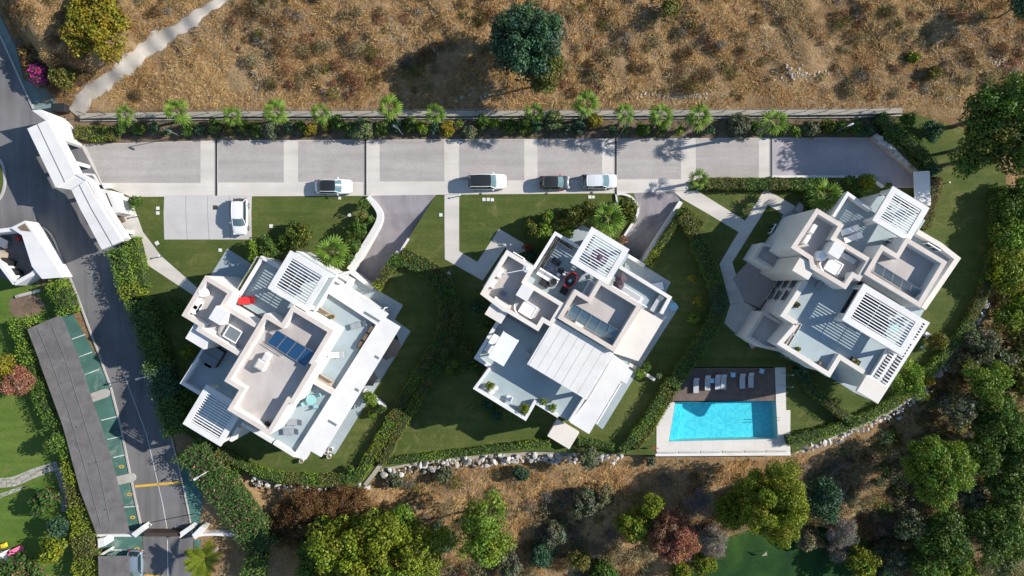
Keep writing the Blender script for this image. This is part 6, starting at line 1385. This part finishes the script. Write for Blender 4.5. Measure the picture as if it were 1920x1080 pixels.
lounger("upper of two grey mesh loungers on the left villa's lower terrace", 555, 791, 3.2, -2, 'grey_fabric'); lounger("lower of two grey mesh loungers on the left villa's lower terrace", 549, 808, 3.2, -3, 'grey_fabric'); lounger("pale slatted lounger on the middle villa's side terrace", 1231, 568, 5.2, -59, 'pale_fabric', L=2.2)
lounger("left white framed lounger on the right villa's upper terrace", 1590, 432, 6.2, -20, 'white_fabric'); lounger("right white framed lounger on the right villa's upper terrace", 1596, 446, 6.2, -20, 'white_fabric')
# left villa's terrace furniture
def planter(label, px, py, z, w, d, h, rz, mat='darkmetal', pal=None, group="planters on the terraces", lr=.3, round_=False):
    e = obj("planter", label, "planter", px, py, z, rz, group); b = MB()
    if round_: b.lathe([(w * .36, 0), (w * .5, h), (w * .44, h), (w * .42, h - .06)], (0, 0, 0), 16)
    else:
        o_ = [(-w / 2, -d / 2), (w / 2, -d / 2), (w / 2, d / 2), (-w / 2, d / 2)]; b.ring(o_, inset(o_, .05), 0, h)
    b.build("pot", M[mat], e)
    b = MB(); (b.lathe([(w * .4, h - .055), (w * .4, h - .03)], (0, 0, 0), 14) if round_ else b.box((0, 0, h - .08), (w - .1, d - .1, .03))); b.build("soil", M['soil'], e)
    if pal:
        o = crown_mesh("foliage", lr, lr * .8, pal, np.random.default_rng(int(px + py)), .15, 160, min(.22, lr * .5), .5, min(1.0, d / w) if not round_ else 1, e); o.location = (0, 0, h + lr * .5); 
        if not round_ and w > 1.5: o.scale = (w / 2 / lr, d / 2 / lr * 1.0, 1)
for i, (x, y) in enumerate(((697, 617), (687, 631), (677, 645))): planter("%s of three dark trough planters by the left terrace's white parapet" % ordinal(i + 1), x, y, 3.2, 1.0, .5, .5, -59)
planter("long green planted trough on the left villa's upper terrace edge", 468, 516, 5.2, 4.6, .45, .55, -59, 'plaster', 'bright', lr=.4)
planter("yellow plant pot at the upper end of the left terrace bench", 591, 573, 3.2, .5, .5, .5, 0, 'terracotta', 'yellow', lr=.3, round_=True); planter("yellow plant pot at the lower end of the left terrace bench", 625.5, 593.5, 3.2, .5, .5, .5, 0, 'terracotta', 'yellow', lr=.3, round_=True)
def bench(label, px, py, z, rz, L=1.8, Wd=.55, mat='beige_fabric'):
    e = obj("bench", label, "bench", px, py, z, rz); bx(e, "seat", (0, 0, .40), (L, Wd, .10), mat); bx(e, "backrest", (0, Wd / 2, .65), (L, .08, .45), mat)
    for sx in (-L * .42, L * .42):
        for sy in (-.2, .2): bx(e, "leg", (sx, sy, .18), (.06, .06, .36), 'wood')
bench("brown bench between the two yellow pots on the left terrace", 607, 583.5, 3.2, 31); bench("woven beige bench at the left terrace's dividing wall", 611, 711, 3.2, 31, 2.1, .7)
def spa(label, px, py, z, rz):
    e = obj("hot_tub", label, "hot tub", px, py, z, rz); b = MB(); b.box((0, 0, .42), (2.1, 2.1, .84)); b.build("tub_body", M['brown'], e)
    for s in (-1, 1):
        b = MB(); b.box((s * .535, 0, .90), (1.06, 2.16, .12)); o = b.build("cover", M['spa_cover'], e); bv = o.modifiers.new("bevel", 'BEVEL'); bv.width = .05; bv.segments = 2
    for k in range(2): bx(e, "step", (1.35, 0, .15 + .0 * k), (.4, .8, .3), 'darkmetal')
spa("grey covered hot tub on the left villa's lower terrace", 403, 665, 3.2, 121)
def chair(e0, name, x, y, rz, mat, leg='metal'):
    pass
def table_set(label, px, py, z, top='teal_glass', r=.7, n=4, cmat='teal_glass', square=False, off=0, chairs=True, chair_label=None):
    e = obj("garden_table", label, "table", px, py, z, 0, "terrace tables"); b = MB()
    if square: b.box((0, 0, .73), (r * 2, r * 1.4, .05), -ANG)
    else: b.lathe([(r, .70), (r, .74)], (0, 0, 0), 22)
    b.build("table_top", M[top], e); b = MB(); b.lathe([(.3, 0), (.06, .05), (.05, .7)], (0, 0, 0), 12); b.build("pedestal", M['metal'], e)
    c = at(px, py, z)
    for k in range(n):
        a = off + 2 * math.pi * k / n; ch = empty("garden_chair", (c[0] + math.cos(a) * (r + .35), c[1] + math.sin(a) * (r + .35), z), a, chair_label.replace("chair", "chair " + ("on the right side", "on the upper side", "on the left side", "on the lower side")[k], 1), "chair", "terrace chairs"); ABS.add(ch.name)
        bx(ch, "seat", (0, 0, .44), (.46, .46, .05), cmat); bx(ch, "backrest", (.23, 0, .66), (.04, .46, .42), cmat)
        for sx in (-.2, .2):
            for sy in (-.2, .2): bx(ch, "leg", (sx, sy, .22), (.03, .03, .44), 'metal')
table_set("round glass table on the left villa's lower terrace", 587, 748, 3.2, 'teal_glass', .6, 4, 'teal_glass', off=.5, chair_label="pale teal chair of the left villa's glass table")
table_set("dining table under the left villa's upper pergola", 556, 528, 5.2, 'dark_fabric', .9, 4, 'dark_fabric', True, .4, chair_label="dark chair of the table under the left villa's upper pergola")
def parasol(label, px, py, z, R, h, mat, seg=8, closed=False):
    e = obj("parasol", label, "parasol", px, py, z); b = MB(); b.tube([(0, 0, 0), (0, 0, h)], [.03, .03], 8); b.build("pole", M['metal'], e)
    b = MB(); n0 = [(R * math.cos(2 * math.pi * k / seg), R * math.sin(2 * math.pi * k / seg), h - .35) for k in range(seg)]
    for k in range(seg):
        m_ = ((n0[k][0] + n0[(k + 1) % seg][0]) / 2 * .96, (n0[k][1] + n0[(k + 1) % seg][1]) / 2 * .96, h - .32); b.face([(0, 0, h), n0[k], m_]); b.face([(0, 0, h), m_, n0[(k + 1) % seg]])
    b.build("canopy", M[mat], e); b = MB(); b.lathe([(.28, 0), (.28, .08), (.06, .1)], (0, 0, 0), 14); b.build("base", M['black'], e)
parasol("large black parasol half hidden under the left villa's canopy slab", 731, 645, 0.04, 1.75, 2.5, 'dark_fabric'); parasol("smaller black parasol lower down beside the left canopy slab", 697, 704, 0.04, 1.15, 2.4, 'dark_fabric', 6)
for i, (x, y, r) in enumerate(((622, 841, .30), (614, 847, .24), (619, 854, .26))): planter("%s of three round white pots at the left villa's patio end" % ordinal(i + 1), x, y, .04, r * 2, r * 2, .6, 0, 'white_metal', None, round_=True)
planter("pale stone pot on the lawn below the left villa's corner", 568, 862, 0, .55, .55, .7, 0, 'cream', None, round_=True); planter("grey round pot on the left villa's garage terrace", 704, 581, .04, .6, .6, .6, 0, 'spa_cover', 'olive', lr=.3, round_=True)
wall("patio_wall", "low white wall crossing from the left patio to the lawn", [(681, 733), (704, 748), (722, 765)], .35, -.2, 1.0); wall("patio_wall", "low pinkish wall running from the middle villa to the pool hedge", [(1180, 683), (1228, 712)], .4, -.2, 1.0, 'cream')
wall("patio_wall", "short white wall stub at the right villa's lower lawn", [(1736, 624), (1748, 632)], .35, -.2, 1.0)
# middle villa
def sofa(label, px, py, z, rz, L, Wd, mat, n=3):
    e = obj("sofa", label, "sofa", px, py, z, rz); bx(e, "base", (0, 0, .18), (L, Wd, .3), 'wood')
    for k in range(n): bx(e, "seat_cushion", (-L / 2 + L / n * (k + .5), -.06, .40), (L / n - .03, Wd - .2, .16), mat)
    for k in range(n): bx(e, "back_cushion", (-L / 2 + L / n * (k + .5), Wd / 2 - .1, .60), (L / n - .05, .18, .36), mat)
sofa("cream sofa with dark cushions on the middle villa's upper terrace", 1027, 519, 5.2, 31, 2.6, .9, 'white_fabric'); boxunit("coffee_table", "black low table beside the cream sofa", "table", 1020, 532, 5.2, 1.1, .7, .4, 31, 'dark_fabric')
bx(obj("rug", "brown grey rug on the middle villa's upper terrace", "rug", 1036, 506, 5.2, 31), "weave", (0, 0, .012), (3.0, 1.3, .02), 'grey_fabric'); boxunit("storage_box", "black storage box by the striped shadows of the middle terrace", "box", 1043, 491, 5.2, 1.0, .6, .45, 31, 'black')
def bowl(label, cat, px, py, z, R, h, outer, inner, sy=1.0, rz=0):
    e = obj("tub" if cat == "tub" else "barbecue", label, cat, px, py, z, rz); b = MB(); b.lathe([(R * .8, 0), (R, h * .6), (R * 1.02, h), (R * .9, h), (R * .86, h - .06)], (0, 0, 0), 24, 0, 1, sy); b.build("bowl", M[outer], e); b = MB(); b.lathe([(R * .87, h - .055), (R * .87, h - .03)], (0, 0, 0), 22, 0, 1, sy); b.build("inside", M[inner], e); return e
t = bowl("red rimmed oval tub with dark inside on the middle terrace", "tub", 1069, 525, 5.2, .98, .55, 'car_red', 'black', .62, -60); bx(t, "cushion", (-.1, 0, .5), (.35, .3, .1), 'light_blue')
bowl("round black barbecue on the middle villa's upper terrace", "barbecue", 1051.5, 508, 5.2, .36, .8, 'black', 'darkmetal'); bowl("round metal basin at the sofa's lower end", "barbecue", 1037, 529, 5.2, .42, .6, 'metal', 'black')
for l, x, y in (("white stool left of the black barbecue", 1047, 515), ("white stool right of the black barbecue", 1057, 513)):
    e = obj("stool", l, "stool", x, y, 5.2, 0, "white stools"); b = MB(); b.lathe([(.2, 0), (.14, .2), (.24, .42), (.22, .45)], (0, 0, 0), 14); b.build("seat", M['white_metal'], e)
boxunit("sink_counter", "white counter with sink at the middle villa's parapet", "counter", 1103, 541, 5.2, 1.9, .75, .9, -59, 'white_metal', 'metal'); boxunit("dark_chest", "dark blue chest near the red rimmed tub", "chest", 1057, 545, 5.2, .8, .8, .5, 31, 'dark_fabric')
planter("leafy trough along the left edge of the middle villa's terrace", 1029, 477, 5.2, 4.4, .5, .4, -59, 'plaster', 'grey', lr=.45); planter("leafy trough along the top edge of the middle villa's terrace", 1060, 458, 5.2, 2.2, .5, .4, 31, 'plaster', 'grey', lr=.4)
parasol("dark purple parasol under the middle villa's pergola slats", 1119, 484, 5.2, 1.05, 2.6, 'purple_fabric'); parasol("folded purple parasol cloth on the middle villa's side terrace", 1160, 523, 5.2, .75, 1.9, 'purple_fabric', 5); parasol("second purple parasol cloth beside the folded one", 1156, 535, 5.2, .7, 1.6, 'purple_fabric', 5)
table_set("glass table under the lower corner of the middle pergola", 1110, 502, 5.2, 'glass_blue', .6, 4, 'dark_fabric', False, .3, chair_label="dark chair of the glass table under the middle pergola")
boxunit("sofa_bench", "white bench on the middle villa's side terrace", "bench", 1182, 551, 5.2, 2.9, .7, .45, 31, 'white_fabric', 'pale_fabric')
e = obj("paddle_pool", "round pale blue basin at the middle villa's patio corner", "basin", 1262, 575, .04); b = MB(); b.lathe([(.5, 0), (.52, .25), (.45, .25), (.44, .15)], (0, 0, 0), 20); b.build("basin", M['light_blue'], e)
boxunit("patio_daybed", "white covered daybed on the middle villa's patio", "daybed", 1229, 538, .04, 1.7, .9, .5, -10, 'white_fabric')
for i, (x, y, r) in enumerate(((919.5, 721, .62), (983, 763, .62), (1018.5, 750, .48), (1035.5, 762, .52))):
    planter("%s potted shrub along the middle villa's south parapet" % ordinal(i + 1), x, y, 5.2, .6, .6, .6, 0, 'white_metal', ['lime', 'lime', 'bright', 'bright'][i], "potted shrubs on the middle terrace", r, True)
for l, x, y, r in (("larger round white table on the middle villa's south terrace", 923, 732, .36), ("smaller round white table on the middle villa's south terrace", 930.5, 726.5, .26)):
    e = obj("round_table", l, "table", x, y, 5.2); b = MB(); b.lathe([(r, .5), (r, .54)], (0, 0, 0), 18); b.build("table_top", M['white_metal'], e); b = MB(); b.lathe([(.16, 0), (.04, .04), (.04, .5)], (0, 0, 0), 10); b.build("pedestal", M['white_metal'], e)
e = obj("armchair", "white armchair on the middle villa's south terrace", "chair", 955, 746, 5.2, 20); bx(e, "seat", (0, 0, .4), (.6, .6, .12), 'white_fabric'); bx(e, "backrest", (.3, 0, .62), (.1, .6, .45), 'white_fabric')
for sx in (-.25, .25):
    for sy in (-.25, .25): bx(e, "leg", (sx, sy, .17), (.04, .04, .34), 'metal')
e = obj("louvre_shelter", "white ribbed louvre roof on posts over the middle villa's terrace", "shelter", 944, 655, 5.2)
T, R, B_, L = [Vector(PA(x, y, 7.6)) for x, y in snap([(945, 622), (973, 639), (944, 687), (914, 669)])]
for k in range(24):
    a, c = k / 24 + .003, (k + 1) / 24 - .003; q = [T.lerp(L, a), R.lerp(B_, a), R.lerp(B_, c), T.lerp(L, c)]; b = MB(); b.prism(ccw([(v.x, v.y) for v in q]), 7.52, 7.6 + .015 * (k % 2)); child(b.build("louvre", M['white_metal']), e)
for v in (T, R, B_, L): m_ = v.lerp((T + B_) / 2, .06); b = MB(); b.box((m_.x, m_.y, 6.36), (.14, .14, 2.32), -ANG); child(b.build("post", M['white_metal']), e)
boxunit("grey_chair", "small grey seat by the ribbed awning", "chair", 989, 665, 5.2, .6, .55, .5, 31, 'pale_fabric'); boxunit("white_couch", "white outdoor couch under the louvre roof", "couch", 922, 643, 5.2, 2.2, .7, .5, -59, 'white_fabric')
# right villa
for l, x, y, w, d, pal in (("dark square planter on the right villa's left parapet ledge", 1491, 571, .55, .55, 'olive'), ("yellow potted plant on the right villa's south parapet", 1493, 653.5, .5, .5, 'lime'), ("dark empty pot on the right villa's south terrace", 1535, 680, .5, .5, None), ("dark planter with yellow leaves by the right villa's terrace step", 1601, 677, 1.0, .6, 'lime')):
    planter(l, x, y, 6.2, w, d, .5, 31, 'darkmetal', pal, lr=.32, round_="pot " in l or "potted" in l)
for i, (x, y) in enumerate(((1489, 617), (1477, 637))): planter("%s narrow trough on the right villa's left parapet" % ["upper", "lower"][i], x, y, 6.2, 1.5, .35, .8, -59, 'plaster', None)
sofa("big dark corner sofa under the right villa's pergola", 1618, 585, 6.2, -59, 3.6, 2.2, 'dark_fabric'); boxunit("dark_table", "dark low table under the right villa's pergola", "table", 1640, 575, 6.2, 2.2, 1.6, .5, 31, 'dark_fabric'); bx(obj("rug", "dark rug under the right villa's pergola", "rug", 1632, 580, 6.2, 31), "weave", (0, 0, .012), (5.4, 4.6, .02), 'dark_fabric')
table_set("teal glass table under the right villa's pergola", 1668, 612, 6.2, 'teal_glass', .6, 4, 'pale_fabric', False, .2, chair_label="pale chair of the right villa's teal table")
table_set("glass table under the right villa's upper pergola", 1684, 405, 6.2, 'glass_blue', .7, 4, 'pale_fabric', False, .2, chair_label="pale chair of the table under the right villa's upper pergola")
e = obj("armchair", "blue cushioned seat in the right villa's stair corner", "chair", 1536, 533, 6.2, -59); bx(e, "seat", (0, 0, .3), (1.1, .6, .3), 'grey_fabric'); bx(e, "backrest", (0, .32, .6), (1.1, .1, .4), 'grey_fabric')
e = obj("utility_cart", "grey cart with red rim by the right villa's south wall", "cart", 1408, 646, .03, -30); bx(e, "tray", (0, 0, .5), (.7, .7, .3), 'metal'); bx(e, "rim", (0, -.38, .68), (.7, .08, .06), 'car_red')
for s in (-.25, .25): bx(e, "leg", (s, 0, .2), (.06, .5, .36), 'darkmetal')
boxunit("spare_bench", "small slatted bench at the right villa's path", "bench", 1497, 391, .06, .9, 1.3, .45, 31, 'metal', 'pale_fabric')
# top left block, bins, rubbish yard, playground
e = obj("waste_container", "black waste container by the gatehouse wall", "container", 120, 206, .02, 0); bx(e, "body", (0, 0, .55), (1.5, .9, 1.1), 'black'); bx(e, "lid", (0, .02, 1.13), (1.54, .94, .08), 'darkmetal')
for s in (-.6, .6): bx(e, "wheel", (s, 0, .0 + .06), (.1, .7, .12), 'rubber')
e = obj("ruined_hut", "small broken white hut beside the hillside track", "hut", 128, 112, .25, -60); bx(e, "wall", (0, .5, .8), (2.4, .3, 1.7), 'plaster'); bx(e, "wall", (-1.05, -.3, .7), (.3, 1.4, 1.5), 'plaster'); bx(e, "floor_slab", (0, -.2, .05), (2.2, 1.3, .1), 'concrete')
for l, nm, x, y, w, d, h, m_ in (("beige cardboard box in the refuse yard", "cardboard_box", 8, 478, 1.1, .9, .7, 'beige_fabric'), ("grey crate at the refuse yard's upper corner", "crate", 10, 455, 1.3, 1.0, .6, 'metal'), ("black bin in the middle of the refuse yard", "waste_bin", 22, 494, 1.1, 1.0, 1.1, 'black'), ("black bin at the refuse yard's lower wall", "waste_bin", 36, 512, 1.0, .9, 1.1, 'black'), ("red crate under the refuse yard roof", "crate", 38, 448, .5, .4, .4, 'car_red')):
    e = obj(nm, l, "bin" if "bin" in nm else "box", x, y, .03, 25); bx(e, "body", (0, 0, h / 2), (w, d, h), m_); bx(e, "lid", (0, 0, h + .03), (w * 1.03, d * 1.03, .06), m_)
e = obj("playset", "white play tower with yellow roof and pink slide on the left lawn", "playground", 14, 1040, -.03, -15)
for sx in (-.6, .6):
    for sy in (-.6, .6): bx(e, "post", (sx, sy, .9), (.12, .12, 1.8), 'white_metal')
bx(e, "platform", (0, 0, .9), (1.4, 1.4, .08), 'white_metal'); bx(e, "canopy", (-.2, .1, 1.85), (1.3, 1.2, .06), 'yellow')
b = MB(); b.face([(.6, -.3, .95), (.6, .3, .95), (2.3, .3, .15), (2.3, -.3, .15)]); b.face([(.6, -.3, .95), (2.3, -.3, .15), (2.3, -.3, .35), (.6, -.3, 1.15)]); b.face([(.6, .3, .95), (2.3, .3, .15), (2.3, .3, .35), (.6, .3, 1.15)]); o = b.build("slide", M['pink'], e); o.rotation_euler = (0, 0, .2)
bx(e, "yellow_swing", (.3, 1.3, .5), (.5, .5, .5), 'yellow'); bx(e, "swing_post", (.3, 1.0, .9), (.1, .1, 1.8), 'brown')
e = obj("red_ring_sign", "small red and white sign board at the pool's lower corner", "sign", 1226, 837, .0, 5); bx(e, "board", (0, 0, .8), (.9, .05, .3), 'car_red'); bx(e, "post", (-.2, .05, .4), (.05, .05, .8), 'metal')
e = obj("garden_sail", "small pinkish triangular sail beside the large yellow green tree", "sail", 1432, 1036, -6.5); b = MB(); b.face([(-.35, -.4, .2), (.4, -.3, .2), (0, .55, 1.0)]); b.build("cloth", M['beige_fabric'], e); b = MB(); b.tube([(0, .1, -.6), (0, .1, .7)], [.03, .03], 6); b.build("mast", M['metal'], e)
e = obj("satellite_dish", "white dish lying on the slope below the right hedge", "dish", 1681, 781, -2.6, 0); b = MB(); b.lathe([(.05, 0), (.22, .06), (.34, .2)], (0, 0, .3), 18); b.build("dish", M['metal'], e); b = MB(); b.tube([(0, 0, -.3), (0, 0, .55)], [.05, .05], 6); b.build("stand", M['metal'], e)
e = obj("garden_globe", "small teal globe light on the right villa's lawn", "light", 1727, 651, 0); b = MB(); b.lathe([(.05, 0), (.18, .12), (.2, .25), (.12, .4)], (0, 0, 0), 14); b.build("globe", M['teal_glass'], e)

# ------------------------------------------------------------------ let the whole site fall towards the slope (the villas stay level)
bpy.context.view_layer.update()
I4 = Matrix.Identity(4)
def same(a, b): return all(abs(a[i][j] - b[i][j]) < 1e-5 for i in range(4) for j in range(4))
done = set()
def shear_mesh(me):
    if me.name in done: return
    done.add(me.name); n = len(me.vertices)
    if n == 0: return
    co = np.empty(n * 3, np.float32); me.vertices.foreach_get("co", co); y = co[1::3]
    if n < 1500 and any(y.min() < k - 1e-4 < y.max() - 1e-4 for k in (SL_Y0, SL_Y1)):
        bm = bmesh.new(); bm.from_mesh(me)
        for k in (SL_Y0, SL_Y1): bmesh.ops.bisect_plane(bm, geom=bm.verts[:] + bm.edges[:] + bm.faces[:], dist=1e-5, plane_co=(0, k, 0), plane_no=(0, 1, 0))
        bm.to_mesh(me); bm.free(); n = len(me.vertices); co = np.empty(n * 3, np.float32); me.vertices.foreach_get("co", co); y = co[1::3]
    co[2::3] += SL_D * np.clip((SL_Y0 - y) / (SL_Y0 - SL_Y1), 0, 1); me.vertices.foreach_set("co", co); me.update()
KIDS = {}
for o in bpy.data.objects:
    if o.parent: KIDS.setdefault(o.parent.name, []).append(o)
def lower(o):
    kids = KIDS.get(o.name, [])
    if o.type == 'MESH':
        if same(o.matrix_world, I4):
            shear_mesh(o.data)
            for c in kids: lower(c)
        else: o.location.z += SL(o.matrix_world.translation.y)
    elif o.type == 'EMPTY':
        if any(not same(c.matrix_parent_inverse, I4) for c in kids):
            for c in kids: lower(c)
        else: o.location.z += SL(o.location.y)
for o in [q for q in bpy.data.objects if q.parent is None and q.type in ('MESH', 'EMPTY')]:
    if o.name not in ABS: lower(o)
